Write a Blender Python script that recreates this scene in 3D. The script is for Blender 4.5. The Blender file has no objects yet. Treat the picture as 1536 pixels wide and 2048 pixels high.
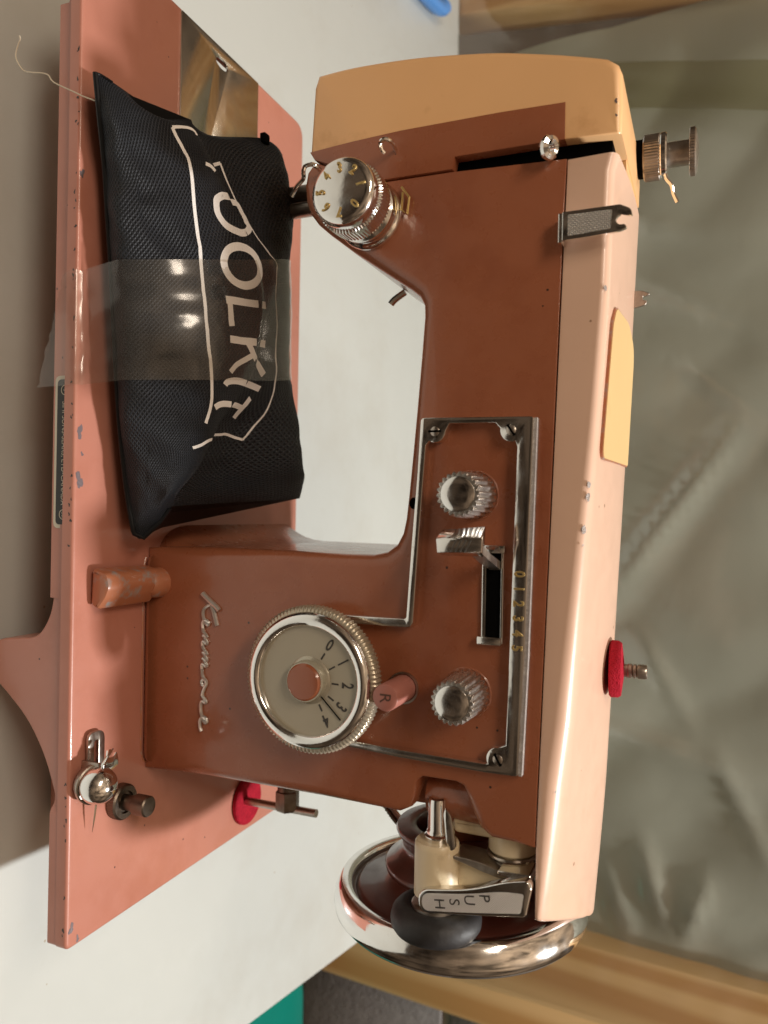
import bpy, bmesh, math, random
from mathutils import Vector, Matrix, geometry, noise
from mathutils.bvhtree import BVHTree
random.seed(7)
C = bpy.context.scene.collection
MM = 0.001
TILT = math.radians(-5.0)          # the machine leans back on its underside
MT = Matrix.Rotation(TILT, 4, 'X')

# ------------------------------------------------------------------ camera
cam = bpy.data.cameras.new('camera'); co = bpy.data.objects.new('camera', cam); C.objects.link(co)
cam.sensor_fit = 'VERTICAL'; cam.sensor_height = 36.0; cam.lens = 1544/2048*36
p, y, r = .400, -.003, .015
fw = Vector((math.sin(y)*math.cos(p), math.cos(y)*math.cos(p), -math.sin(p)))
rt = Vector((math.cos(y), -math.sin(y), 0)); up = rt.cross(fw)
rt2 = rt*math.cos(r)+up*math.sin(r); up2 = -rt*math.sin(r)+up*math.cos(r)
cm = Matrix((up2, -rt2, -fw)).transposed().to_4x4()
cm.translation = Vector((233.3, -230.1, 228.8))*MM
co.matrix_world = MT @ cm
cam.clip_start = 0.01; cam.clip_end = 50
cam.dof.use_dof = True; cam.dof.focus_distance = 0.315; cam.dof.aperture_fstop = 11.0
bpy.context.scene.camera = co
# ------------------------------------------------------------------ world, lamps, exposure
W = bpy.data.worlds.new('World'); bpy.context.scene.world = W; W.use_nodes = True
nt = W.node_tree; bg = nt.nodes['Background']
tc = nt.nodes.new('ShaderNodeTexCoord'); sx = nt.nodes.new('ShaderNodeSeparateXYZ'); cr = nt.nodes.new('ShaderNodeValToRGB')
mr = nt.nodes.new('ShaderNodeMapRange'); mr.inputs[1].default_value = -1; mr.inputs[2].default_value = 1
nt.links.new(tc.outputs['Generated'], sx.inputs[0]); nt.links.new(sx.outputs['Z'], mr.inputs[0]); nt.links.new(mr.outputs[0], cr.inputs[0])
e = cr.color_ramp.elements
e[0].position = 0.0; e[0].color = (0.07, 0.045, 0.027, 1); e[1].position = 1.0; e[1].color = (0.95, 0.66, 0.42, 1)
k = e.new(0.48); k.color = (0.075, 0.05, 0.032, 1); k2 = e.new(.78); k2.color = (.26, .175, .11, 1)
wn = nt.nodes.new('ShaderNodeTexNoise'); wn.inputs['Scale'].default_value = 2.6; wn.inputs['Detail'].default_value = 5; wn.inputs['Roughness'].default_value = .6
nt.links.new(tc.outputs['Generated'], wn.inputs['Vector'])
wr = nt.nodes.new('ShaderNodeMapRange'); wr.inputs[1].default_value = .38; wr.inputs[2].default_value = .62; wr.inputs[3].default_value = .25; wr.inputs[4].default_value = 1.9
nt.links.new(wn.outputs['Fac'], wr.inputs[0])
wm = nt.nodes.new('ShaderNodeVectorMath'); wm.operation = 'SCALE'; nt.links.new(cr.outputs[0], wm.inputs[0]); nt.links.new(wr.outputs[0], wm.inputs['Scale'])
nt.links.new(wm.outputs[0], bg.inputs[0]); bg.inputs[1].default_value = 0.6
def lamp(name, pos, target, power, sx_, sy_, col):
    l = bpy.data.lights.new(name, 'AREA'); l.shape = 'RECTANGLE'; l.size = sx_; l.size_y = sy_; l.energy = power; l.color = col
    o = bpy.data.objects.new(name, l); C.objects.link(o)
    o.location = Vector(pos)*MM; d = (Vector(target)-Vector(pos)).normalized()
    o.rotation_euler = d.to_track_quat('-Z', 'Y').to_euler(); return o
lamp('ceiling_lamp', (765, 296, 1350), (220, 90, 60), 20.5, .13, .09, (1, 1, .985))
lamp('workshop_lamp', (-380, -620, 1200), (220, 80, 80), 6.8, .6, .16, (1, .84, .67))
sc = bpy.context.scene
sc.view_settings.view_transform = 'Standard'; sc.view_settings.look = 'None'; sc.view_settings.exposure = 0.0
sc.render.engine = 'CYCLES'

# ------------------------------------------------------------------ materials
def mat(name, col, rough=.5, metal=0.0, coat=0.0, var=.06, vscale=25, bump=0.0, bscale=200, spec=.5, specks=None, smudge=None, rvar=0.0):
    m = bpy.data.materials.new(name); m.use_nodes = True; n = m.node_tree.nodes; L = m.node_tree.links
    b = n['Principled BSDF']; b.inputs['Roughness'].default_value = rough; b.inputs['Metallic'].default_value = metal
    b.inputs['Coat Weight'].default_value = coat; b.inputs['Coat Roughness'].default_value = .08; b.inputs['Specular IOR Level'].default_value = spec
    t = n.new('ShaderNodeTexCoord'); nz = n.new('ShaderNodeTexNoise'); nz.inputs['Scale'].default_value = vscale; nz.inputs['Detail'].default_value = 6
    L.new(t.outputs['Object'], nz.inputs['Vector'])
    mx = n.new('ShaderNodeMix'); mx.data_type = 'RGBA'
    mx.inputs[6].default_value = tuple(c*(1-var) for c in col)+(1,); mx.inputs[7].default_value = tuple(min(1, c*(1+var)) for c in col)+(1,)
    L.new(nz.outputs['Fac'], mx.inputs[0]); out = mx.outputs[2]
    if smudge:                                        # (colour, scale, threshold, amount): grime patches
        n2 = n.new('ShaderNodeTexNoise'); n2.inputs['Scale'].default_value = smudge[1]; n2.inputs['Detail'].default_value = 8; n2.inputs['Roughness'].default_value = .65
        L.new(t.outputs['Object'], n2.inputs['Vector'])
        q = n.new('ShaderNodeMapRange'); q.inputs[1].default_value = smudge[2]; q.inputs[2].default_value = smudge[2]+.18; q.inputs[4].default_value = smudge[3]
        L.new(n2.outputs['Fac'], q.inputs[0])
        m2 = n.new('ShaderNodeMix'); m2.data_type = 'RGBA'; L.new(q.outputs[0], m2.inputs[0]); L.new(out, m2.inputs[6]); m2.inputs[7].default_value = smudge[0]+(1,)
        out = m2.outputs[2]
    if specks:                                        # (colour, scale, radius, density): tiny chips and fly specks
        v = n.new('ShaderNodeTexVoronoi'); v.inputs['Scale'].default_value = specks[1]; L.new(t.outputs['Object'], v.inputs['Vector'])
        a = n.new('ShaderNodeMath'); a.operation = 'LESS_THAN'; a.inputs[1].default_value = specks[2]; L.new(v.outputs['Distance'], a.inputs[0])
        s = n.new('ShaderNodeSeparateColor'); L.new(v.outputs['Color'], s.inputs[0])
        g = n.new('ShaderNodeMath'); g.operation = 'LESS_THAN'; g.inputs[1].default_value = specks[3]; L.new(s.outputs[0], g.inputs[0])
        ml = n.new('ShaderNodeMath'); ml.operation = 'MULTIPLY'; L.new(a.outputs[0], ml.inputs[0]); L.new(g.outputs[0], ml.inputs[1])
        m3 = n.new('ShaderNodeMix'); m3.data_type = 'RGBA'; L.new(ml.outputs[0], m3.inputs[0]); L.new(out, m3.inputs[6]); m3.inputs[7].default_value = specks[0]+(1,)
        out = m3.outputs[2]
    L.new(out, b.inputs['Base Color'])
    if rvar:
        n4 = n.new('ShaderNodeTexNoise'); n4.inputs['Scale'].default_value = 120; n4.inputs['Detail'].default_value = 8; L.new(t.outputs['Object'], n4.inputs['Vector'])
        q = n.new('ShaderNodeMapRange'); q.inputs[1].default_value = .35; q.inputs[2].default_value = .75; q.inputs[3].default_value = rough; q.inputs[4].default_value = rough+rvar
        L.new(n4.outputs['Fac'], q.inputs[0]); L.new(q.outputs[0], b.inputs['Roughness'])
    if bump:
        n5 = n.new('ShaderNodeTexNoise'); n5.inputs['Scale'].default_value = bscale; n5.inputs['Detail'].default_value = 4; L.new(t.outputs['Object'], n5.inputs['Vector'])
        bp = n.new('ShaderNodeBump'); bp.inputs['Strength'].default_value = bump; bp.inputs['Distance'].default_value = .001
        L.new(n5.outputs['Fac'], bp.inputs['Height']); L.new(bp.outputs[0], b.inputs['Normal'])
    return m
brown = mat('brown_enamel', (.345, .116, .056), .25, coat=.4, bump=.05, bscale=260, specks=((.035, .018, .012), 190, .09, .10), smudge=((.27, .078, .034), 16, .50, .8), rvar=.12)
salmon = mat('salmon_enamel', (.50, .207, .150), .3, coat=.3, bump=.06, bscale=220, specks=((.10, .05, .04), 180, .08, .16), smudge=((.42, .155, .10), 13, .50, .8), rvar=.12)
peach = mat('peach_enamel', (.77, .51, .375), .3, coat=.3, bump=.04, bscale=240, specks=((.35, .2, .12), 140, .10, .12), smudge=((.62, .39, .25), 20, .56, .6), rvar=.1)
ochre = mat('yellowed_enamel', (.93, .55, .265), .36, coat=.2, bump=.05, bscale=240, smudge=((.66, .33, .13), 40, .60, .7), rvar=.1)
lidmat = mat('yellow_plastic', (.74, .51, .235), .4, bump=.05, smudge=((.62, .36, .12), 30, .6, .6))
cream = mat('cream_enamel', (.76, .63, .42), .38, coat=.1, smudge=((.36, .25, .11), 60, .55, .7))
chrome = mat('chrome', (.84, .83, .81), .055, 1, bump=.03, bscale=300, smudge=((.42, .39, .36), 130, .62, .7), rvar=.16)
dull = mat('worn_nickel', (.50, .45, .40), .28, 1, bump=.12, bscale=400, smudge=((.26, .21, .16), 90, .5, .8), rvar=.2)
bronze = mat('darkened_steel', (.20, .165, .135), .4, 1, bump=.15, bscale=500, smudge=((.11, .08, .06), 150, .5, .8))
dusty = mat('dusty_chrome', (.42, .38, .36), .6, .6, bump=.6, bscale=900, smudge=((.6, .56, .52), 260, .5, .8))
flutem = mat('fluted_chrome', (.66, .63, .59), .2, .9, bump=.1, bscale=500, smudge=((.5, .47, .43), 200, .5, .8), rvar=.2)
silver = mat('emblem_silver', (.72, .70, .67), .3, .75)
platem = mat('plate_chrome', (.76, .74, .70), .09, 1, smudge=((.42, .36, .28), 60, .55, .6), rvar=.12)
goldm = mat('gilt_paint', (.62, .44, .17), .35, .7)
blackm = mat('black_void', (.003, .003, .003), .9, spec=.03)  # shade inside slots and bores given as flat black; also plain black parts
rubber = mat('black_rubber', (.022, .021, .022), .55, bump=.2, bscale=300, smudge=((.05, .047, .045), 60, .5, .8))
felt = mat('red_felt', (.42, .017, .035), .95, bump=1.0, bscale=1400, var=.35, vscale=500, spec=.1)
pinkp = mat('pink_plastic', (.42, .165, .13), .38, bump=.05)
gold_ring = mat('clear_amber_rim', (.50, .44, .34), .22, .55, rvar=.15)
wheelbrown = mat('wheel_enamel', (.115, .032, .022), .3, coat=.5, smudge=((.06, .02, .012), 60, .55, .7), rvar=.2)
dialm = mat('dial_face', (.42, .38, .29), .28, var=.04, coat=.4)
inkm = mat('dial_print', (.05, .045, .04), .5)
whiteprint = mat('white_screen_print', (.90, .88, .86), .8, bump=.4, bscale=1500)
primer = mat('bare_primer', (.19, .15, .16), .5, .2, bump=.3, bscale=700)
stickm = mat('sticker_black', (.015, .015, .014), .4)
stickw = mat('sticker_cream', (.62, .58, .47), .5)
threadm = mat('cotton_thread', (.70, .63, .50), .8, bump=.5, bscale=2500)
orange = mat('chipped_orange_enamel', (.44, .165, .085), .35, coat=.2, smudge=((.32, .30, .29), 190, .50, 1.0))

def knurl_mat(name, col, scale, strength):
    m = bpy.data.materials.new(name); m.use_nodes = True; n = m.node_tree.nodes; L = m.node_tree.links; b = n['Principled BSDF']
    b.inputs['Base Color'].default_value = col+(1,); b.inputs['Metallic'].default_value = 1; b.inputs['Roughness'].default_value = .3
    t = n.new('ShaderNodeTexCoord'); hs = []
    for a in (1, -1):
        w = n.new('ShaderNodeTexWave'); w.inputs['Scale'].default_value = scale
        mp = n.new('ShaderNodeMapping'); mp.inputs['Rotation'].default_value = (0, a*math.radians(45), 0); L.new(t.outputs['Object'], mp.inputs[0]); L.new(mp.outputs[0], w.inputs['Vector']); hs.append(w)
    mu = n.new('ShaderNodeMath'); mu.operation = 'MULTIPLY'; L.new(hs[0].outputs['Fac'], mu.inputs[0]); L.new(hs[1].outputs['Fac'], mu.inputs[1])
    bp = n.new('ShaderNodeBump'); bp.inputs['Strength'].default_value = strength; bp.inputs['Distance'].default_value = .0006
    L.new(mu.outputs[0], bp.inputs['Height']); L.new(bp.outputs[0], b.inputs['Normal']); return m
knurled = knurl_mat('knurled_chrome', (.66, .64, .61), 330, .8)
fineknurl = knurl_mat('fine_knurled_chrome', (.70, .68, .66), 560, .55)

def fabric_mat():
    m = bpy.data.materials.new('black_woven_nylon'); m.use_nodes = True; n = m.node_tree.nodes; L = m.node_tree.links; b = n['Principled BSDF']
    b.inputs['Base Color'].default_value = (.0085, .0092, .0115, 1); b.inputs['Roughness'].default_value = .5; b.inputs['Specular IOR Level'].default_value = .3
    uvn = n.new('ShaderNodeUVMap'); hs = []
    for a in (1, -1):
        w = n.new('ShaderNodeTexWave'); w.inputs['Scale'].default_value = 2.35; w.inputs['Distortion'].default_value = .5; w.inputs['Detail Scale'].default_value = 3
        mp = n.new('ShaderNodeMapping'); mp.inputs['Rotation'].default_value = (0, 0, a*math.radians(45)); L.new(uvn.outputs[0], mp.inputs[0]); L.new(mp.outputs[0], w.inputs['Vector']); hs.append(w)
    mu = n.new('ShaderNodeMath'); mu.operation = 'MAXIMUM'; L.new(hs[0].outputs['Fac'], mu.inputs[0]); L.new(hs[1].outputs['Fac'], mu.inputs[1])
    bp = n.new('ShaderNodeBump'); bp.inputs['Strength'].default_value = .75; bp.inputs['Distance'].default_value = .0006
    L.new(mu.outputs[0], bp.inputs['Height']); L.new(bp.outputs[0], b.inputs['Normal'])
    mx = n.new('ShaderNodeMix'); mx.data_type = 'RGBA'; mx.inputs[6].default_value = (.003, .0034, .0042, 1); mx.inputs[7].default_value = (.021, .024, .031, 1)
    L.new(mu.outputs[0], mx.inputs[0]); L.new(mx.outputs[2], b.inputs['Base Color']); return m
fabric = fabric_mat()

def film_mat(name, tint, rough, base, edge, bump=0, bscale=60, milky=.04):
    m = bpy.data.materials.new(name); m.use_nodes = True; n = m.node_tree.nodes; L = m.node_tree.links
    n.remove(n['Principled BSDF']); df = n.new('ShaderNodeBsdfDiffuse'); df.inputs[0].default_value = (.75, .72, .66, 1); m2 = n.new('ShaderNodeMixShader'); m2.inputs[0].default_value = milky; tr = n.new('ShaderNodeBsdfTransparent'); tr.inputs[0].default_value = tint+(1,)
    gl = n.new('ShaderNodeBsdfGlossy'); gl.inputs['Roughness'].default_value = rough; gl.inputs[0].default_value = (1, 1, 1, 1)
    lw = n.new('ShaderNodeLayerWeight'); lw.inputs[0].default_value = .5; pw = n.new('ShaderNodeMath'); pw.operation = 'POWER'; pw.inputs[1].default_value = 3
    L.new(lw.outputs['Facing'], pw.inputs[0]); q = n.new('ShaderNodeMapRange'); q.inputs[3].default_value = base; q.inputs[4].default_value = edge; L.new(pw.outputs[0], q.inputs[0])
    mx = n.new('ShaderNodeMixShader'); L.new(q.outputs[0], mx.inputs[0]); L.new(tr.outputs[0], mx.inputs[1]); L.new(gl.outputs[0], mx.inputs[2]); L.new(mx.outputs[0], m2.inputs[1]); L.new(df.outputs[0], m2.inputs[2]); L.new(m2.outputs[0], n['Material Output'].inputs[0])
    if bump:
        t = n.new('ShaderNodeTexCoord'); z = n.new('ShaderNodeTexNoise'); z.inputs['Scale'].default_value = bscale; z.inputs['Detail'].default_value = 3; L.new(t.outputs['Object'], z.inputs['Vector'])
        bp = n.new('ShaderNodeBump'); bp.inputs['Strength'].default_value = bump; bp.inputs['Distance'].default_value = .002; L.new(z.outputs['Fac'], bp.inputs['Height']); L.new(bp.outputs[0], gl.inputs['Normal']); L.new(bp.outputs[0], lw.inputs['Normal'])
    return m
tapemat = film_mat('clear_packing_tape', (.90, .88, .85), .16, .065, .65, .22, 40, .03)
polymat = film_mat('clear_poly_sheet', (.91, .92, .90), .2, .13, .5, .8, 14)
olivefilm = film_mat('doubled_olive_film', (.66, .63, .46), .3, .05, .4, .2, 30)

# ------------------------------------------------------------------ mesh helpers (all coordinates in mm)
def obj(name, bm, m, parent=None, sharp=35, label=None, recalc=True, smooth=True):
    if recalc: bmesh.ops.recalc_face_normals(bm, faces=bm.faces)
    bmesh.ops.scale(bm, vec=(MM, MM, MM), verts=bm.verts)
    me = bpy.data.meshes.new(name); bm.to_mesh(me); bm.free(); me.materials.append(m)
    if smooth:
        me.polygons.foreach_set('use_smooth', [True]*len(me.polygons)); me.set_sharp_from_angle(angle=math.radians(sharp))
    o = bpy.data.objects.new(name, me); C.objects.link(o)
    if parent: o.parent = parent
    if label: o['label'] = label
    return o
def tag(o, label=None, cat=None, group=None, kind=None):
    for k_, v in (('label', label), ('category', cat), ('group', group), ('kind', kind)):
        if v: o[k_] = v
    return o
def empty(name, label, cat, rot=(TILT, 0, 0)):
    o = bpy.data.objects.new(name, None); C.objects.link(o); o.rotation_euler = rot; o.empty_display_size = .05
    return tag(o, label, cat)
AX = {'Y': lambda a, b, d: (a, d, b), 'Z': lambda a, b, d: (a, b, d), 'X': lambda a, b, d: (d, a, b)}
def area(pts): return .5*sum(pts[i][0]*pts[(i+1) % len(pts)][1]-pts[(i+1) % len(pts)][0]*pts[i][1] for i in range(len(pts)))
def inset(pts, ds):
    n_ = len(pts); out = []
    for i in range(n_):
        p0, p1, p2 = Vector(pts[i-1]), Vector(pts[i]), Vector(pts[(i+1) % n_])
        e1 = (p1-p0).normalized(); e2 = (p2-p1).normalized(); n1 = Vector((-e1.y, e1.x)); n2 = Vector((-e2.y, e2.x))
        m_ = n1+n2; m_ = m_/max(m_.dot(n1), .35) if m_.length > 1e-6 else n1
        out.append((p1.x+m_.x*ds[i], p1.y+m_.y*ds[i]))
    return out
def rnd(pts, r=1.0, seg=5):
    out = []; n_ = len(pts)
    for i in range(n_):
        a = pts[i]; rr = a[2] if len(a) > 2 else r
        p0, p1, p2 = Vector(pts[i-1][:2]), Vector(a[:2]), Vector(pts[(i+1) % n_][:2])
        e1 = (p0-p1); e2 = (p2-p1); d = min(rr, e1.length*.49, e2.length*.49); e1.normalize(); e2.normalize()
        if rr <= 0: out.append(tuple(p1)); continue
        A, B = p1+e1*d, p1+e2*d
        for j in range(seg+1):
            t = j/seg; q = A*(1-t)**2+p1*2*t*(1-t)+B*t*t; out.append((q.x, q.y))
    return out
def prism(bm, outer, d0, d1, holes=(), bev=0., seg=3, axis='Y', back=True):
    """outline in the plane across `axis`, front at d0, back at d1, front edges rounded by bev (one value or one per vertex)"""
    P = AX[axis]; sgn = 1 if d1 > d0 else -1
    loops = []
    for i, L_ in enumerate([outer]+list(holes)):
        L_ = [tuple(q[:2]) for q in L_]; bv = bev if isinstance(bev, (list, tuple)) and i == 0 else [bev if not isinstance(bev, (list, tuple)) else .3]*len(L_)
        if (area(L_) > 0) != (i == 0): L_ = L_[::-1]; bv = list(bv)[::-1]
        loops.append((L_, list(bv)))
    fronts, backs = [], []
    for L_, bv in loops:
        rings = [[bm.verts.new(P(a, b, d1)) for a, b in L_]]
        steps = seg if max(bv) > 0 else 0
        for s_ in range(steps+1):
            t = (s_/steps if steps else 1)*math.pi/2
            ins = inset(L_, [v*(1-math.cos(t)) for v in bv]) if steps else L_
            rings.append([bm.verts.new(P(q[0], q[1], d0+sgn*(bv[j]*(1-math.sin(t)) if steps else 0))) for j, q in enumerate(ins)])
        n_ = len(L_)
        for a, b in zip(rings, rings[1:]):
            for j in range(n_): bm.faces.new((a[j], a[(j+1) % n_], b[(j+1) % n_], b[j]))
        fronts.append(rings[-1]); backs.append(rings[0])
    for grp in (fronts, backs) if back else (fronts,):
        flat = [v for l in grp for v in l]
        for t in geometry.tessellate_polygon([[v.co for v in l] for l in grp]):
            try: bm.faces.new([flat[i] for i in t])
            except ValueError: pass
    return bm
def PR(name, m, parent, outer, d0, d1, **k):
    lab = k.pop('label', None); sh = k.pop('sharp', 35)
    return obj(name, prism(bmesh.new(), outer, d0, d1, **k), m, parent, label=lab, sharp=sh)
def lathe(bm, prof, org, ax, n=48, mod=None, a0=0., a1=2*math.pi, closed=True):
    ax = Vector(ax).normalized(); u = ax.orthogonal().normalized(); v = ax.cross(u); org = Vector(org)
    rings = []; full = abs(a1-a0-2*math.pi) < 1e-6
    for i, (r_, h) in enumerate(prof):
        if r_ < 1e-6: rings.append([bm.verts.new(org+ax*h)]); continue
        rg = []
        for j in range(n if full else n+1):
            t = a0+(a1-a0)*j/n; rr = r_*(mod(i, t) if mod else 1); rg.append(bm.verts.new(org+ax*h+(u*math.cos(t)+v*math.sin(t))*rr))
        rings.append(rg)
    for A, B in zip(rings, rings[1:]):
        m_ = n if full else n
        for j in range(m_):
            j2 = (j+1) % len(A) if len(A) > 1 else 0; k2 = (j+1) % len(B) if len(B) > 1 else 0
            if len(A) == 1 and len(B) == 1: continue
            f = [A[0], B[j], B[k2]] if len(A) == 1 else [A[j], A[j2], B[0]] if len(B) == 1 else [A[j], A[j2], B[k2], B[j]]
            bm.faces.new(f)
    return bm
def LA(name, m, parent, prof, org, ax, n=48, **k):
    lab = k.pop('label', None); sh = k.pop('sharp', 35)
    return obj(name, lathe(bmesh.new(), prof, org, ax, n, **k), m, parent, label=lab, sharp=sh)
def tube(bm, pts, r_, n=8, flat=1.0, cap=True):
    pts = [Vector(q) for q in pts]; rings = []; nrm = None
    for i, q in enumerate(pts):
        t = (pts[min(i+1, len(pts)-1)]-pts[max(i-1, 0)]).normalized()
        nrm = t.orthogonal().normalized() if nrm is None else (nrm-t*nrm.dot(t)).normalized()
        b = t.cross(nrm); rr = r_[i] if isinstance(r_, (list, tuple)) else r_
        rings.append([bm.verts.new(q+nrm*rr*math.cos(2*math.pi*j/n)+b*rr*flat*math.sin(2*math.pi*j/n)) for j in range(n)])
    for A, B in zip(rings, rings[1:]):
        for j in range(n): bm.faces.new((A[j], A[(j+1) % n], B[(j+1) % n], B[j]))
    if cap: bm.faces.new(rings[0][::-1]); bm.faces.new(rings[-1])
    return bm
def spline(pts, k_=6):
    pts = [Vector(q) for q in pts]; out = []
    for i in range(len(pts)-1):
        a, b, c, d = pts[max(i-1, 0)], pts[i], pts[i+1], pts[min(i+2, len(pts)-1)]
        for j in range(k_):
            t = j/k_; out.append(.5*((2*b)+(c-a)*t+(2*a-5*b+4*c-d)*t*t+(3*b-a-3*c+d)*t**3))
    out.append(pts[-1]); return out
def TU(name, m, parent, pts, r_, n=8, sm=0, **k):
    if sm: pts = spline(pts, sm)
    return obj(name, tube(bmesh.new(), pts, r_, n, **k), m, parent)
def box(bm, lo, hi, bev=0.):
    vs = bmesh.ops.create_cube(bm, size=1)['verts']
    for v in vs: v.co = [lo[i]+(v.co[i]+.5)*(hi[i]-lo[i]) for i in range(3)]
    if bev:
        es = list({e_ for v in vs for e_ in v.link_edges}); bmesh.ops.bevel(bm, geom=es, offset=bev, segments=2, affect='EDGES', profile=.5)
    return bm
def BX(name, m, parent, lo, hi, bev=0.): return obj(name, box(bmesh.new(), lo, hi, bev), m, parent)
def text(name, body, size, org, xd, yd, ext, m, parent, align='CENTER', bevel=0., sx_=1.0, space=1.0):
    cu = bpy.data.curves.new(name, 'FONT'); cu.body = body; cu.size = size*MM; cu.extrude = ext*MM; cu.bevel_depth = bevel*MM; cu.align_x = align; cu.align_y = 'CENTER'; cu.resolution_u = 4; cu.space_character = space
    t = bpy.data.objects.new(name, cu); C.objects.link(t)
    me = bpy.data.meshes.new_from_object(t.evaluated_get(bpy.context.evaluated_depsgraph_get())); bpy.data.objects.remove(t); bpy.data.curves.remove(cu)
    xd = Vector(xd).normalized(); yd = Vector(yd).normalized(); zd = xd.cross(yd)
    M_ = Matrix((xd*sx_, yd, zd)).transposed().to_4x4(); M_.translation = Vector(org)*MM; me.transform(M_); me.name = name
    me.materials.clear(); me.materials.append(m); o = bpy.data.objects.new(name, me); C.objects.link(o); o.parent = parent; return o
FX, FZ = (1, 0, 0), (0, 0, 1)
def circ(cx, cy, r_, n=24, a0=0): return [(cx+r_*math.cos(a0+2*math.pi*i/n), cy+r_*math.sin(a0+2*math.pi*i/n)) for i in range(n)]
def flake(bm, c, size, P, z, elong=1.6, ang=0.):
    pts = []; n_ = 16; p1_, p2_, p3_ = (random.uniform(0, 6.28) for _ in range(3))
    for i in range(n_):
        t = 2*math.pi*i/n_; rr = size*(.8+.25*math.sin(2*t+p1_)+.2*math.sin(3*t+p2_)+.1*math.sin(6*t+p3_)); a = rr*math.cos(t)*elong; b = rr*math.sin(t)
        pts.append((c[0]+a*math.cos(ang)-b*math.sin(ang), c[1]+a*math.sin(ang)+b*math.cos(ang)))
    bm.faces.new([bm.verts.new(P(a, b, z)) for a, b in pts])

# ================================================================== SEWING MACHINE
mach = empty('sewing_machine', 'vintage brown, peach and salmon sewing machine with chrome dials on the pale table', 'sewing machine')
# ---- bed
bed_out = rnd([(0, 0, 3), (406, 0, 3), (405, 176, 5), (1, 177, 9)], 3, 6)
opening = [(4, 63), (70, 63), (70, 122), (4, 122)]
bed = PR('bed', salmon, mach, bed_out, 0, -5.6, holes=[opening], bev=1.3, seg=4, axis='Z', sharp=50)
obj('skirt_rail', prism(bmesh.new(), [(30, 4.2), (269, 4.2), (269, 20), (30, 20)], -10, -15.5, axis='Z'), salmon, mach)
obj('bed_skirt', prism(bmesh.new(), rnd([(6, 4), (350, 3.6), (353, 1.0), (405.6, .8), (402, 170), (6, 170)], 1.5), -5.5, -10.5, holes=[[(12, 12), (394, 12), (392, 162), (12, 162)]], axis='Z'), salmon, mach)
PR('bed_bracket', salmon, mach, rnd([(200, -6, 0), (200, -15.5, 0), (266, -15.5, 4), (277, -17.5, 5), (286, -24, 5), (288, -46, 5), (294, -54, 6), (303, -51, 6), (311, -40, 10), (320, -29, 12), (334, -19, 12), (354, -11.5, 6), (366, -6, 0)], 4), 6, 22, bev=1.0)
bm = bmesh.new()
for x_, s_, e_, y_ in ((202.8, 1.9, 1.5, 2.6), (222, 2.3, 1.5, 2.8), (211.5, .9, 1, 4), (101.5, 1.4, 1.3, 1.6), (398, 1.6, 1.4, 2.6), (403.5, 1.0, 1.5, 6)):
    flake(bm, (x_, y_), s_, AX['Z'], .06, e_)
obj('paint_chip', bm, primer, bed, recalc=False); bpy.data.objects['paint_chip']['kind'] = 'stuff'
bm = bmesh.new()
for i in range(46):
    x_ = random.choice([random.uniform(20, 240), random.uniform(60, 260), random.uniform(330, 402)]); flake(bm, (x_, random.uniform(-2.2, -.9)), random.uniform(.25, .65), AX['Y'], -.05, random.uniform(1, 2))
o = obj('edge_chip', bm, inkm, bed, recalc=False); o['kind'] = 'stuff'
obj('underside_housing', box(bmesh.new(), (120, 40, -54), (380, 160, -5.7), 6), salmon, mach)  # plain mechanism box, added to shade the table below the bed
obj('hook_housing', box(bmesh.new(), (76, 64, -44), (120, 118, -5.7), 6), bronze, mach)
# sticker on the skirt under the overhanging bed edge
st = PR('maker_label', stickw, mach, rnd([(180, -14.2), (241, -14.2), (241, -6), (180, -6)], 2.5), 3.75, 4.2, label='black maker label with cream border and white lettering')
PR('label_field', stickm, st, rnd([(181.5, -12.9), (239.5, -12.9), (239.5, -5.8), (181.5, -5.8)], 2), 3.6, 3.8)
text('label_text', 'SIMPSONS-SEARS, LTD-CANADA', 3.7, (211, 3.5, -9.0), FX, FZ, .03, stickw, st, sx_=.78)
for x_, ch in ((185.8, 'S'), (235.5, 'UR')):
    LA('label_emblem', stickw, st, [(2.1, 0), (2.1, .06), (1.75, .06), (1.75, 0)], (x_, 3.55, -8.9), (0, -1, 0), 20)
    text('label_text', ch, 2.4, (x_, 3.5, -8.9), FX, FZ, .03, stickw, st, sx_=.8)
# slide plate over the bobbin, with its finger hole
sp = PR('slide_plate', platem, mach, rnd([(1.6, 60), (118, 60), (118, 125.8), (1.6, 125.8)], .8), .7, -.4, holes=[[(9.5+2.4*math.cos(t*math.pi/10), 92.3+5.2*math.sin(t*math.pi/10)) for t in range(20)]], bev=.25, seg=2, axis='Z')
PR('needle_plate', chrome, mach, rnd([(118.6, 70), (150, 70), (150, 118), (118.6, 118)], 6), .7, .05, bev=.25, seg=2, axis='Z')
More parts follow.
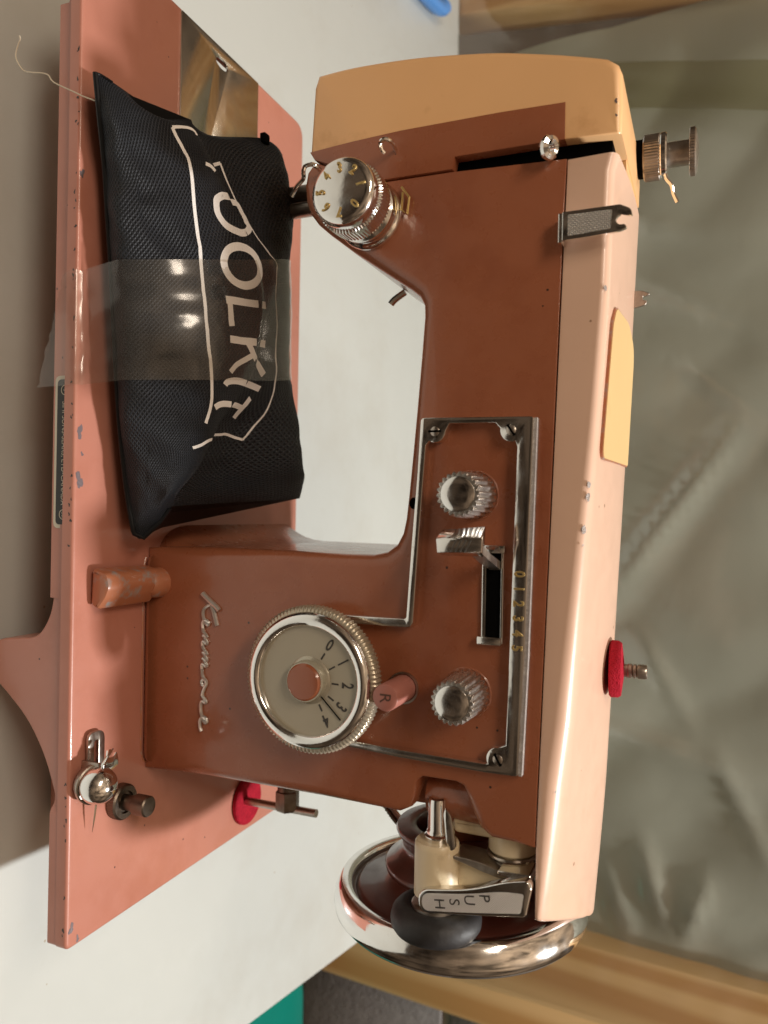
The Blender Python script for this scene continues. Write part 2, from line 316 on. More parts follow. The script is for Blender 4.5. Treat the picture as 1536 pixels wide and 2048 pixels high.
# ---- arm and pillar: one brown casting
A = [  # (x, z, edge rounding)
 (107.2, 180.5, .3), (105.2, 138, .3), (104.8, 109.5, .4), (92.3, 80.3, .8), (95.6, 76.6, 2), (101, 75.3, 2.5), (107, 75.6, 3.5), (112, 77.3, 4.5), (116, 80.3, 5), (120.5, 85.4, 5.5),
 (129.4, 96.8, 5.5), (137, 107.5, 5.5), (143.5, 116.8, 5), (147, 121.8, 5), (150, 125.2, 5), (153.5, 127, 4.5), (158, 127.3, 4), (173, 126.3, 4), (193, 124.8, 4), (211, 123.3, 4), (226, 122, 4), (235, 120.9, 4.5), (240.5, 119.6, 5), (244.8, 117.2, 5.5), (247.8, 113.2, 5.5), (249.2, 107.5, 5),
 (249.3, 95, 5), (248.8, 67, 5), (248.6, 40, 5), (248.8, 20, 5), (249.2, 8, 4), (249.6, .2, .8), (347, .2, .8), (347, 30, 5), (347, 87, 5), (347, 121, 3), (344.5, 125.5, 2.5), (339, 127.2, 1.2), (333.5, 128, 1), (331.8, 130.5, 1), (331.8, 143.5, 1), (333, 146.3, 1.5), (337, 147.8, 3), (343, 149.5, 4.5), (348, 152.4, 4), (350.6, 157, 3), (350.8, 166, 2.5), (350.8, 173.0, .3),
 (312.4, 174.1, .3), (255, 175.9, .3), (201, 177.5, .3), (128, 179.7, .3)]
arm = PR('arm_casting', brown, mach, [a[:2] for a in A], 44, 118, bev=[a[2] for a in A], seg=5, sharp=42)
# pillar behind the front face, with the flared foot on its left side
bm = bmesh.new(); rings = []
for z in (0.15, 1.5, 3.5, 6, 9, 13, 18, 26, 45, 70, 95, 112):
    f = 9.0*max(0, 1-z/26)**2.2; L_ = 248.9+min(z, 95)*.012-f
    ring = []
    for q in rnd([(L_, 46.5+.2*f, 6+2.0*f), (344.5, 47, 1), (344.5, 166, 12), (L_, 172, 10)], 5, 7): ring.append(bm.verts.new((q[0], q[1], z)))
    rings.append(ring)
for a, b in zip(rings, rings[1:]):
    for j in range(len(a)): bm.faces.new((a[j], a[(j+1) % len(a)], b[(j+1) % len(a)], b[j]))
bm.faces.new(rings[-1]); obj('pillar_casting', bm, brown, mach, sharp=50)
# recess floor and bulge beside the bobbin winder
BX('winder_recess', brown, mach, (330.5, 54, 120), (345.5, 116, 156))
bm = lathe(bmesh.new(), [(0, -.6), (7.2, -.6), (8.6, .4), (9.2, 2.2), (9.2, 13), (9.2, 30)], (342, 56.5, 160), (0, .12, -1), 32)
obj('winder_boss', lathe(bm, [(9.2, 0), (9.2, -13)], (342, 56.5, 160), (0, .12, -1), 32), brown, mach)
bm = bmesh.new(); rg = []
for i in range(7):
    t = i/6*math.pi/2; yy, zz = 41.2+3.0*(1-math.cos(t))-.15, 3.2*(1-math.sin(t))+.08
    rg.append([bm.verts.new((x_, yy+oy, zz)) for x_, oy in ((253, 2.6), (254, 1.2), (256, .3), (259, 0), (300, 0), (338, 0), (341, .3), (343, 1.2), (344, 2.6))])
for a, b in zip(rg, rg[1:]):
    for j in range(len(a)-1): bm.faces.new((a[j], a[j+1], b[j+1], b[j]))
obj('base_fillet', bm, brown, mach, sharp=70)
TU('joint_line', orange, mach, [(254, 42.4, .1), (258, 41.0, .1), (300, 40.95, .1), (338, 41.0, .1), (343, 42.4, .1), (346.6, 47, .1), (347, 118, .1)], .4, 6)
# ---- peach top cover
def cover_fold(x): 
    t = [(104, 199.2), (112, 196.4), (155, 195.4), (178, 194), (219, 191.3), (262, 188), (306, 184.7), (328, 182), (350, 179.8), (368, 177.6), (381, 175.2)]
    for (a, b), (c, d) in zip(t, t[1:]):
        if x <= c: return b+(d-b)*(x-a)/(c-a)
    return t[-1][1]
def cover_seam(x): return 180.9-(x-107.2)*(180.9-173.4)/(350-107.2) if x < 350 else 173.4
def cover_back(x): return 199.9-(x-100)*.038 if x < 200 else 196.1-(x-200)*.044
bm = bmesh.new(); rings = []
for i in range(47):
    x = 107.4+(375.5-107.4)*i/46
    rr = 3.2+4.5*max(0, (x-200)/180); zf, zs, zb = cover_fold(x), cover_seam(x), cover_back(x); xe = 0.
    zf = max(zf, zs+1.2)
    sk = max(0, (x-342)/34)**1.5                     # the right end runs obliquely back over the wheel
    prof = [(44.6, zs)]
    up_ = Vector((0, zf-zs)); d1 = Vector((44, zs)); f0 = Vector((44, zf)); bk = Vector((112, zb))
    a0 = f0+(d1-f0).normalized()*min(rr, (zf-zs)*.8); a1 = f0+(bk-f0).normalized()*rr*1.6
    for t in (0, .2, .4, .6, .8, 1): q = a0*(1-t)**2+f0*2*t*(1-t)+a1*t*t; prof.append((q.x, q.y))
    for t in (.35, .62, .8, .9): q = a1.lerp(bk, t); prof.append((q.x, q.y+.9*math.sin(math.pi*t)))
    prof += [(109.5, zb-.2), (113, zb-1.6), (115.2, zb-4.2), (116, zb-8), (116, 165)]
    ring = [bm.verts.new((x+sk*max(0, (yy-44)/68)*24, yy, zz-sk*max(0, (yy-60)/52)**2*3)) for yy, zz in prof]; rings.append(ring)
for a, b in zip(rings, rings[1:]):
    for j in range(len(a)-1): bm.faces.new((a[j], a[j+1], b[j+1], b[j]))
cen = sum((v.co for v in rings[-1]), Vector())/len(rings[-1])
# rounded right end cap
last = rings[-1]
for k_, (s_, dx) in enumerate(((.985, 2.2), (.95, 3.8), (.86, 4.8))):
    nr = [bm.verts.new((cen+(v.co-cen)*s_)+Vector((dx*(.3+.7*max(0, (v.co.y-44)/72)), 0, 0))) for v in rings[-1]]
    for j in range(len(nr)-1): bm.faces.new((last[j], last[j+1], nr[j+1], nr[j]))
    last = nr
bm.faces.new(last)
topc = obj('top_cover', bm, peach, mach, sharp=60)
def on_top(x, yy): return cover_fold(x)+(cover_back(x)-cover_fold(x))*(yy-44)/68+1.0
lo_ = [(158, 57, 3), (165, 52, 2), (192, 51.2, 1), (209.5, 51.2, 3), (212, 54, 2), (211.5, 107, 1), (163, 107, 8), (156.5, 88, 6)]
bm = bmesh.new(); L_ = rnd(lo_, 2, 5)
top_ = [bm.verts.new((a, b, on_top(a, b)+.35)) for a, b in L_]; bot_ = [bm.verts.new((a, b, on_top(a, b)-2)) for a, b in L_]
for j in range(len(L_)): bm.faces.new((bot_[j], bot_[(j+1) % len(L_)], top_[(j+1) % len(L_)], top_[j]))
bm.faces.new(top_); top2 = [bm.verts.new((a+(.55 if a > 185 else -.55), b+(.5 if b > 80 else -.5), on_top(a, b)+.06)) for a, b in L_]; bot2 = [bm.verts.new(v.co-Vector((0, 0, 1.5))) for v in top2]
gm = bmesh.new(); tv = [gm.verts.new(v.co) for v in top2]; bv2 = [gm.verts.new(v.co) for v in bot2]
for j in range(len(L_)): gm.faces.new((bv2[j], bv2[(j+1) % len(L_)], tv[(j+1) % len(L_)], tv[j]))
gm.faces.new(tv); obj('lid_gap', gm, orange, topc)
bmesh.ops.delete(bm, geom=top2+bot2, context='VERTS')
obj('handle_lid', bm, lidmat, topc, label='yellowed inset lid on the peach top')
bm = bmesh.new()
for x_, z_, s_ in ((222, .0, .9), (226.3, .2, 1.0), (237.5, -.2, 1.0), (243, 0, .3), (154, .3, .7), (330, -.5, .35)):
    zf = cover_fold(x_); v0 = Vector((x_, 44.6, zf-1.3+z_))
    n_ = random.randint(7, 9); vs = []
    for i in range(n_):
        t = 2*math.pi*i/n_; rr = s_*random.uniform(.7, 1.1); vs.append(bm.verts.new((x_+rr*1.7*math.cos(t), 44.15+.52*(rr*math.sin(t)+1)-.3, zf-1.3+z_+rr*.75*math.sin(t))))
    bm.faces.new(vs)
o = obj('paint_chip', bm, dusty, topc, recalc=False); o['kind'] = 'stuff'
# ---- face cover at the needle end
F = [(56.6, 80.6, 2.5), (56.3, 96, 2.5), (57.6, 117, 2.5), (59.2, 131, 2.5), (61.2, 144, 2.5), (63.4, 156, 2.5), (66.6, 169, 2.8), (69, 178, 3), (72, 188, 3), (74, 194, 3), (76.8, 197.6, 3), (80, 198.8, 3), (91.8, 199.1, 2.6), (101, 198.9, 2), (101.2, 197.4, .6), (100.2, 179.6, .5), (99.9, 170, .5), (99.6, 139, .4), (104.1, 138.2, .3), (103.7, 109.6, .3), (91.2, 80.4, .8), (87.6, 78.1, 1.5), (62, 79.3, 2)]
_o = spline([(f[0], f[1], 0) for f in F[:10]], 4); _b = [3.0]*len(_o)
F = [(q.x, q.y, 3.0) for q in _o]+F[10:]
face = PR('face_cover', ochre, mach, [f[:2] for f in F], 44, 114, bev=[f[2] for f in F], seg=4, sharp=48, label='yellowed ochre cover over the needle end')
Pp = [(87.1, 179.8), (100.35, 179.8), (100.1, 170), (99.8, 139.2), (104.3, 138.4), (103.9, 109.6), (91.3, 80.2), (87.9, 78.0), (87.2, 88), (86.7, 97), (86, 117.6), (86.3, 156.2)]
PR('brown_panel', brown, face, Pp, 43.7, 49, bev=.35, seg=2)
bm = bmesh.new(); flake(bm, (90, 197.0), .7, AX['Y'], 43.9, 1.2); flake(bm, (95, 197.2), .45, AX['Y'], 43.9, 1.2); o = obj('paint_chip', bm, primer, face, recalc=False); o['kind'] = 'stuff'
BX('lever_slot', blackm, mach, (99.2, 49, 137), (108.0, 110, 195.5))  # solid black block stands in for the shade inside the slot
BX('slot_bridge', ochre, mach, (100, 66, 192), (108.5, 112, 198.4))
# take-up lever eye
tl = LA('take_up_lever', chrome, mach, [(1.5, -1.3), (2.6, -1.8), (3.9, -1.1), (4.3, 0), (3.9, 1.1), (2.6, 1.8), (1.5, 1.3), (1.5, -1.3)], (104.2, 40, 175.2), (.25, -.55, .8), 28)
TU('lever_arm', chrome, tl, [(104, 42.5, 175), (103.8, 52, 174)], 1.6, 8)
# needle bar and presser bar
nb = LA('presser_bar', bronze, mach, [(0, 0), (4.0, 0), (4.0, 90), (0, 90)], (80.2, 95, 6), (0, 0, 1), 20)
nb2 = LA('needle_bar', dull, mach, [(0, 0), (3.5, 0), (3.5, 90), (0, 90)], (88.0, 95, 6), (0, 0, 1), 20)
TU('thread_hook', chrome, mach, [(97.5, 50, 84), (97, 40, 84), (96, 38, 82.6), (96.5, 37, 80), (98.5, 37, 79), (101, 38, 78.4), (103.5, 38, 75.6), (107, 38.5, 72.8)], .85, 8, 5)
TU('thread_hook', chrome, mach, [(93.6, 44, 115.5), (93.3, 40, 116.2), (93, 37, 116), (92.8, 35.2, 114.6), (93.6, 35.0, 113.0), (95.6, 36.5, 112.6), (96.5, 38, 113.2)], .8, 8, 5)
TU('thread_hook', chrome, mach, [(131, 100, 98), (134, 100, 93), (136, 100, 91)], 1.6, 8, 3)
# ---- thread guide bracket across the seam
br = PR('thread_bracket', chrome, mach, rnd([(128.4, 180.4, .5), (128.3, 199.5, .5), (130.2, 203.2, 1.2), (132.6, 203.6, .4), (132.4, 201.2, .5), (131.8, 199.6, 1.2), (133.4, 198.0, 1.2), (135.2, 199.2, 1.2), (135.0, 201.2, .8), (136.6, 202.0, .8), (137.4, 199.5, 1), (138.0, 190, .5), (138.3, 180.4, .5)], .6), 37.4, 38.5, bev=.25, seg=2)
PR('knurled_panel', knurled, br, rnd([(129.7, 182.3), (129.9, 197), (136.2, 196.6), (137.0, 182.3)], .5), 37.2, 37.5)
BX('bracket_foot', chrome, br, (128.4, 38.3, 178.9), (138.6, 43.9, 180.5), .3)
PR('thread_tab', dull, topc, rnd([(138.5, 193), (138.7, 201.5, 1.5), (140.4, 204.8, 1), (141.2, 203.2, .4), (140.9, 201.8, .8), (142.6, 201.6, .8), (143.0, 203.4, .5), (144.8, 203.0, 1), (145.6, 199.5), (145.6, 193)], .6), 106, 107.2, bev=.2, seg=1)
# ---- presser pressure knob on top of the needle end
pk = empty('pressure_knob', None, None, (0, 0, 0)); pk.parent = mach
O_ = (84.2, 106, 198)
LA('knob_collar', blackm, pk, [(0, 0), (7.6, 0), (7.6, 3.4), (0, 3.4)], O_, (0, 0, 1), 32)
kr = LA('knurled_ring', dull, pk, [(0, 3.3), (8.2, 3.3), (8.8, 3.9), (8.8, 9.4), (8.3, 10), (0, 10)], O_, (0, 0, 1), 96, mod=lambda i, t: 1.03 if 1 < i < 5 and int(t/(2*math.pi)*96+.5) % 2 else 1, sharp=20)
LA('lock_ring', chrome, pk, [(0, 9.9), (8.8, 9.9), (9.2, 10.4), (9.2, 12), (8.6, 12.6), (0, 12.6)], O_, (0, 0, 1), 48)
LA('knob_shaft', dull, pk, [(0, 12.5), (4.9, 12.5), (4.9, 21.5), (0, 21.5)], O_, (0, 0, 1), 32)
LA('knob_cap', dull, pk, [(0, 21.0), (8.6, 21.0), (9, 21.3), (9, 23.1), (8.3, 23.6), (4, 24.3), (0, 24.5)], O_, (0, 0, 1), 100, mod=lambda i, t: 1.03 if 0 < i < 4 and int(t/(2*math.pi)*100+.5) % 2 else 1, sharp=20)
TU('thread_spring', chrome, pk, [(90, 104, 209.5), (94.5, 103.5, 210.4), (97.5, 103.5, 212.4), (101, 103.5, 213.2), (105, 103.5, 214.8)], .8, 8, 5)
# ---- upright spool pin with its felt on the arm top
fp = LA('felt_disc', felt, mach, [(0, 0), (10.8, 0), (11.5, .7), (11.4, 3.4), (10.6, 4.6), (3, 5.6), (0, 5.6)], (294.8, 97, 191.8), (0, .06, 1), 40, label='red felt disc on the peach top')
LA('spool_pin', dull, mach, [(2.6, 0), (2.6, 6), (2.9, 6.3), (2.9, 7.4), (2.1, 7.8), (2.9, 8.2), (2.9, 9), (2.1, 9.4), (2.9, 9.8), (2.9, 12.8), (2.5, 13.4), (0, 13.5)], (295, 96.5, 193), (0, 0, 1), 24)
# ---- rear folding spool pin with its felt on the bed
LA('felt_disc', felt, mach, [(0, 0), (12, 0), (12.6, .6), (12.4, 2.2), (11.6, 2.8), (0, 2.8)], (388.3, 125, .2), (0, 0, 1), 40, label='red felt disc on the salmon bed')
TU('spool_pin', dull, mach, [(387.2, 121.5, 2), (386.4, 120.2, 46)], 2.1, 12)
LA('pin_stub', bronze, mach, [(5.2, 0), (5.2, 33), (0, 33)], (344, 120.5, 28.8), (1, 0, 0), 24)
LA('hex_nut', bronze, mach, [(0, 0), (5.2, 0), (6.3, 1.0), (6.3, 9.6), (5.4, 11), (0, 11)], (376.5, 120.5, 28.8), (1, 0, 0), 6)
# ---- control panel
pan = empty('control_panel', None, None, (0, 0, 0)); pan.parent = mach
outer = rnd([(197.2, 129.0, 1.6), (217.5, 128.0, 0), (243, 126.2, 0), (272.4, 124.4, 1.0), (272.8, 84, 1), (322.6, 84, 1), (323.2, 101, 0), (324.5, 122, 0), (325.4, 156, 0), (325.2, 167.6, 1.2), (284, 169.2, 0), (198.0, 171.2, 1.2)], 1)
def arc(cx, cy, r_, a, b, n=8): return [(cx+r_*math.cos(math.radians(a+(b-a)*i/n)), cy+r_*math.sin(math.radians(a+(b-a)*i/n))) for i in range(n+1)]
inner = arc(202.4, 134.6, 4.2, 90, -32)[::1] + [(207.5, 131.2), (243, 128.9), (273.6, 127.2), (275.2, 126.2), (275.6, 124.6), (275.8, 86.5), (319.8, 86.5), (320.6, 101.8), (321.6, 122), (322.2, 155.2)] + arc(320.0, 160.2, 4.2, -62, -182) + [(314.6, 163.0), (282.4, 163.8), (208.6, 165.5)] + arc(202.7, 163.4, 4.2, 20, -100) + [(199.9, 157.4), (199.7, 140.2)]
frame = PR('chrome_frame', chrome, pan, outer, 39.6, 43.95, holes=[inner], bev=.4, seg=2)
PR('dust_line', dusty, frame, [(198.4, 171.2), (284, 169.2), (325.2, 167.6), (325.2, 168.7), (284, 170.3), (198.4, 172.3)], 40.6, 43.96)
for x_, z_, a_ in ((202.4, 134.6, 90), (202.7, 163.2, 35), (320.1, 160.2, 30)):
    s = LA('screw', dull, pan, [(0, 1.8), (1.2, 1.7), (2.2, 1.2), (2.7, .4), (2.8, 0), (2.8, -2)], (x_, 41.0, z_), (0, -1, 0), 24)
    ca, sa = math.cos(math.radians(a_)), math.sin(math.radians(a_))
    PR('screw_slot', blackm, s, [(x_+2.4*ca-.38*sa, z_+2.4*sa+.38*ca), (x_-2.4*ca-.38*sa, z_-2.4*sa+.38*ca), (x_-2.4*ca+.38*sa, z_-2.4*sa-.38*ca), (x_+2.4*ca+.38*sa, z_+2.4*sa-.38*ca)], 39.1, 41)
for i, d in enumerate('012345'): text('numeral', d, 5.3, (253.7+i*5.25, 39.5, 166.9-i*.1), FX, FZ, .12, goldm, frame, bevel=.14, sx_=.85)
# slot for the stitch width lever
sl = PR('lever_slot_frame', chrome, pan, rnd([(244.6, 152.6), (279.6, 152.6), (279.6, 160.6), (244.6, 160.6)], .5), 42.4, 44.0, holes=[[(246.6, 154.2), (277.3, 154.2), (277.3, 159.6), (246.6, 159.6)]], bev=.3, seg=2)
PR('slot_opening', blackm, sl, [(246.3, 153.9), (277.6, 153.9), (277.6, 159.9), (246.3, 159.9)], 43.6, 43.9)  # flat black plate, the slot's inner shade put into its colour
BX('slot_end', chrome, sl, (277.0, 40.9, 151.4), (279.9, 43.6, 160.3), .4); BX('slot_end', chrome, sl, (243.9, 41.2, 153.6), (246.8, 43.6, 161.2), .4)
lv = empty('width_lever', None, None, (0, 0, 0)); lv.parent = pan
bm = bmesh.new()
for q in ([(250.6, 46, 155.2), (253.6, 46, 155.2), (253.6, 46, 159.4), (250.6, 46, 159.4)], [(246.6, 30, 154.6), (249.2, 30, 154.6), (249.2, 30, 159.2), (246.6, 30, 159.2)], [(242.6, 21.5, 153.6), (245.4, 20.4, 153.6), (245.6, 20.6, 158.2), (242.8, 21.7, 158.2)]):
    vs = [bm.verts.new(c) for c in q]
    if len(bm.verts) > 4:
        for a in range(4): bm.faces.new((pv[a], pv[(a+1) % 4], vs[(a+1) % 4], vs[a]))
    pv = vs
bm.faces.new(pv); obj('lever_stem', bm, dull, lv, sharp=20)
bm = bmesh.new()      # the ribbed tab: a slanted wedge bent down from the stem
q = [(238.2, 26.5, 142.6), (241.4, 21.0, 142.0), (246.2, 19.6, 143.0), (247.2, 23.5, 143.4), (236.8, 27.5, 158.0), (241.0, 21.4, 158.4), (245.6, 20.2, 158.6), (247.4, 25.0, 158.2)]
vs = [bm.verts.new(c) for c in q]
for f in ((0, 1, 2, 3), (4, 5, 6, 7), (0, 1, 5, 4), (1, 2, 6, 5), (2, 3, 7, 6), (3, 0, 4, 7)): bm.faces.new([vs[a] for a in f])
bmesh.ops.bevel(bm, geom=list(bm.edges), offset=.45, segments=2, affect='EDGES', profile=.5)
hd = obj('lever_handle', bm, chrome, lv)
for i in range(4):
    z0 = 148.4+i*1.7; TU('grip_groove', inkm, hd, [(241.5, 21.05+.012*i, z0+1.2), (243.5, 20.5+.015*i, z0+.3), (245.7, 19.85+.02*i, z0-.6)], .24, 5)
# fluted knobs
def fluted(name, cx, cz, h0, h1, label):
    kb = empty(name, label, None, (0, 0, 0)); kb.parent = pan
    LA('knob_dish', brown, kb, [(9.6, .02), (9.2, -.35), (8.6, .02)], (cx, 43.95, cz), (0, 1, 0), 48)
    LA('knob_skirt', flutem, kb, [(8.0, 0), (7.5, h0-.6), (7.2, h0), (6.2, h0+.1)], (cx, 43.9, cz), (0, -1, 0), 220, mod=lambda i, t: .93+.14*abs(math.cos(11*t)) if i < 3 else 1, sharp=50)
    LA('knob_cap', chrome, kb, [(6.3, h0-.5), (6.1, h0+.25), (5.5, h0+.55), (3.5, h0+.85), (0, h0+1.0)], (cx, 43.9, cz), (0, -1, 0), 48)
fluted('fluted_knob', 226, 148.6, 19.5, 0, 'fluted chrome knob near the top of the panel'); fluted('fluted_knob', 298.6, 147.0, 17.5, 0, 'fluted chrome knob beside the reverse button')
# reverse button
rb = LA('reverse_button', pinkp, pan, [(5.0, 0), (5.0, 17.6), (4.7, 18.2), (4.1, 18.5), (0, 18.5)], (299.2, 44, 122.2), (0, -1, 0), 36, label='pink reverse button lettered R')
LA('button_ring', dull, rb, [(6.1, -.1), (6.1, .8), (5.4, .8), (5.4, -.1)], (299.2, 44, 122.2), (0, -1, 0), 36)
text('letter', 'R', 6.2, (299.2, 25.42, 122.2), FX, FZ, .06, mat('stamped_letter', (.10, .045, .03), .5), rb)
# ---- stitch length dial
dl = empty('stitch_dial', None, None, (0, 0, 0)); dl.parent = mach
DC = (296.6, 44, 89.6)
N_ = 104
LA('dial_rim', gold_ring, dl, [(20, 8.5), (26.6, 9.2), (27.7, 10.2), (27.9, 11), (27.9, 14), (27.3, 15.0), (25.8, 15.6)], DC, (0, -1, 0), N_*4, mod=lambda i, t: 1+(.013*math.cos(N_*t) if 0 < i < 6 else 0), sharp=60)
LA('dial_stem', gold_ring, dl, [(21, 0), (20.5, 9)], DC, (0, -1, 0), 64)
LA('dial_bezel', chrome, dl, [(25.8, 15.2), (25.7, 16.2), (25.1, 17.3), (24.2, 18.0), (22.8, 18.2), (21.4, 17.9), (20.7, 17.1), (20.5, 15.2)], DC, (0, -1, 0), 96, sharp=60)
dface = LA('dial_face', dialm, dl, [(20.6, 15.5), (9, 15.4), (0, 15.4)], DC, (0, -1, 0), 64, sharp=25)
LA('dial_hub', mat('clear_collar', (.5, .47, .38), .2, .4), dl, [(9.2, 15.3), (8.6, 15.8), (7.9, 16.1), (7.8, 18.6), (7.4, 19.2), (6.6, 19.2)], DC, (0, -1, 0), 48)
LA('dial_button', mat('brown_button', (.33, .10, .045), .25, coat=.6), dl, [(7.1, 18.4), (7.0, 19.6), (6.3, 20.2), (0, 20.5)], DC, (0, -1, 0), 48)
yf = 44-15.58
for ang, d in ((58, '0'), (29, '1'), (-2, '2'), (-32, '3'), (-62, '4')):
    # angle measured from straight up towards the right of the machine
    a = math.radians(ang); ux, uz = -math.sin(a), math.cos(a)
    cx, cz = DC[0]+ux*16.2, DC[2]+uz*16.2
    text('numeral', d, 6.6, (cx, yf, cz), (uz, 0, -ux), (ux, 0, uz), .03, inkm, dface, bevel=.11, sx_=.7)
    a0 = Vector((DC[0]+ux*9.8, DC[2]+uz*9.8)); a1 = Vector((DC[0]+ux*12.6, DC[2]+uz*12.6)); q = Vector((uz, -ux))*.30
    PR('tick_mark', inkm, dface, [tuple(a0+q), tuple(a0-q), tuple(a1-q), tuple(a1+q)], yf, yf+.2)
a = math.radians(-44); ux, uz = -math.sin(a), math.cos(a); a0 = Vector((DC[0]+ux*7.6, DC[2]+uz*7.6)); a1 = Vector((DC[0]+ux*19.4, DC[2]+uz*19.4)); q = Vector((uz, -ux))*.2
PR('pointer', blackm, dl, [tuple(a0+q), tuple(a0-q), tuple(a1-q), tuple(a1+q)], yf-.6, yf-.3)
# ---- chrome script emblem on the pillar
em = empty('script_emblem', None, None, (0, 0, 0)); em.parent = mach
def stroke(pts, w=.42):
    P3 = [(268.5+(u-195)*.0757, 43.4, 29.6+(v-125)*.0865) for u, v in pts]; TU('letter_stroke', silver, em, P3, w*1.85, 8, 5, flat=1)
stroke([(192, 127), (205, 140), (240, 180), (262, 208), (283, 226)], .62)
stroke([(255, 180), (300, 198), (345, 209), (368, 216)], .5)
stroke([(250, 184), (268, 150), (290, 134), (318, 133), (343, 140), (362, 152), (368, 162), (356, 166), (345, 154), (346, 138), (362, 131), (388, 133)])
stroke([(388, 133), (408, 137), (426, 152), (440, 160)]); stroke([(440, 160), (433, 146), (431, 133)]); stroke([(433, 140), (452, 152), (470, 160), (474, 153), (464, 140), (466, 132), (486, 132)])
stroke([(486, 132), (506, 140), (522, 154), (536, 160)]); stroke([(536, 160), (529, 146), (526, 133)]); stroke([(529, 140), (548, 152), (566, 160), (570, 152), (561, 140), (558, 133)]); stroke([(560, 138), (578, 150), (596, 160), (601, 152), (592, 140), (594, 131), (616, 131)])
stroke([(616, 131), (650, 134), (668, 142), (684, 156), (698, 157), (712, 148), (708, 136), (692, 130), (676, 138), (680, 152), (700, 158), (722, 148), (750, 138), (768, 135)])
stroke([(768, 135), (786, 150), (800, 160), (806, 152), (800, 140), (806, 130), (832, 127), (862, 130)])
stroke([(862, 130), (888, 136), (908, 146), (918, 157), (908, 164), (893, 158), (889, 143), (897, 130), (918, 124), (946, 125), (968, 134)])
# ---- thread tension dial at the needle end
td = empty('tension_dial', None, None, (0, 0, 0)); td.parent = mach
TC = (117.4, 44, 105.3)
LA('dial_base', chrome, td, [(13.2, 0), (13.4, .9), (12.6, 2.4), (11.8, 3.2), (11.8, 5), (12.5, 6), (12.5, 8), (11, 9)], TC, (0, -1, 0), 64, sharp=50)
LA('base_gap', inkm, td, [(10.8, 8), (10.8, 12)], TC, (0, -1, 0), 40)
LA('knurled_ring', chrome, td, [(10, 11.2), (12.5, 11.4), (12.8, 12.2), (12.8, 19.2), (12.3, 20.2)], TC, (0, -1, 0), 64*4, mod=lambda i, t: 1.045 if 0 < i < 4 and int(t/(2*math.pi)*256+.5) % 4 < 2 else 1, sharp=20)
cap = LA('dial_cap', chrome, td, [(12.35, 20.1), (12.5, 20.6), (12.5, 24.0), (12.1, 25.4), (11.2, 26.3), (9.6, 26.7), (0, 26.9)], TC, (0, -1, 0), 64, sharp=50)
for ang, d in ((-45, '0'), (8, '1'), (52, '2'), (94, '3'), (135, '4'), (180, '5'), (-135, '6'), (-92, '7')):
    a = math.radians(ang); ux, uz = -math.sin(a), math.cos(a)
    text('numeral', d, 5.0, (TC[0]+ux*7.9, 44-26.95, TC[2]+uz*7.9), (uz, 0, -ux), (ux, 0, uz), .1, goldm, cap, bevel=.16, sx_=.8)
TU('pointer_mark', goldm, td, [(108.5, 42.6, 118.6), (113.0, 42.2, 122.0), (119.2, 42.4, 121.2), (117.4, 42.2, 118.9), (110.6, 42.4, 119.2)], .5, 6)
# ---- painted feed lever at the pillar's foot
fl = empty('feed_lever', None, None, (0, 0, 0)); fl.parent = mach
LA('lever_boss', orange, fl, [(6.6, 0), (6.6, 6), (6.0, 9), (4.6, 11), (0, 11.5)], (264.8, 47, 6.0), (0, -1, 0), 28)
obj('lever_grip', prism(bmesh.new(), rnd([(256.8, 1.6, 1.2), (271.5, 1.0, 1.2), (273.2, 4.8, 1.0), (268.6, 8.6, 1.2), (264.0, 10.8, 2), (258.6, 9.0, 2)], 1.5), 8.5, 39, bev=[1.6]*36, seg=2), orange, fl)
# ---- bobbin winding tension with its chrome ball, and the knurled screw, on the bed
bt = empty('bobbin_tension', None, None, (0, 0, 0)); bt.parent = mach
PR('slotted_bracket', dull, bt, rnd([(322.5, 7.5, 3), (322.5, 16.5, 4), (345, 16.5, 2), (345, 7.5, 2)], 3), 2.6, 1.4, holes=[rnd([(326, 10.8), (338, 10.8), (338, 13.2), (326, 13.2)], 1.1)], bev=.3, seg=2, axis='Z')
BX('bracket_upright', dull, bt, (333.0, 6.4, 0), (345.6, 7.6, 9.0), .3)
PR('forked_tab', chrome, bt, rnd([(328.6, 10.6, .6), (327.8, 8.6, .8), (330.6, 8.2, .6), (331.4, 9.9, 1.0), (331.2, 11.4, 1), (329.6, 13, .6), (331.6, 13.8, .8), (335.2, 14.2, 1), (336.5, 10), (336, 6), (333, 5.6)], .8), 12.0, 10.8, bev=.25, seg=2, axis='Z')
LA('chrome_ball', chrome, bt, [(0, 0)]+[(7.3*math.sin(math.pi*i/16), 7.3-7.3*math.cos(math.pi*i/16)) for i in range(1, 16)]+[(0, 14.6)], (341.2, 7.6, 2.8), (0, -.3, 1), 40)
LA('lower_cup', dull, bt, [(0, 0), (7.2, 1), (7.9, 3), (7.9, 4.6), (7.4, 5)], (341.8, 8.4, 2.2), (0, -.3, 1), 40)
TU('tension_needle', chrome, bt, [(348.5, 8.5, 6), (356, 8.8, 4.8), (362, 9.4, 3.4)], [.55, .45, .1], 6)
ks = empty('bed_screw', None, None, (0, 0, 0)); ks.parent = mach
LA('knurled_collar', bronze, ks, [(0, 0), (6.9, 0), (7.2, .5), (7.2, 3.6), (6.6, 4.3), (4.6, 4.3), (4.4, 3.2), (0, 3.2)], (356.0, 27.5, .2), (0, 0, 1), 96, mod=lambda i, t: 1.025 if 1 < i < 4 and int(t/(2*math.pi)*96+.5) % 2 else 1, sharp=20)
LA('screw_post', bronze, ks, [(3.2, 0), (3.2, 9), (4.3, 9.6), (4.3, 15.6), (3.8, 16.2), (0, 16.3)], (356.0, 27.5, .4), (0, 0, 1), 28)
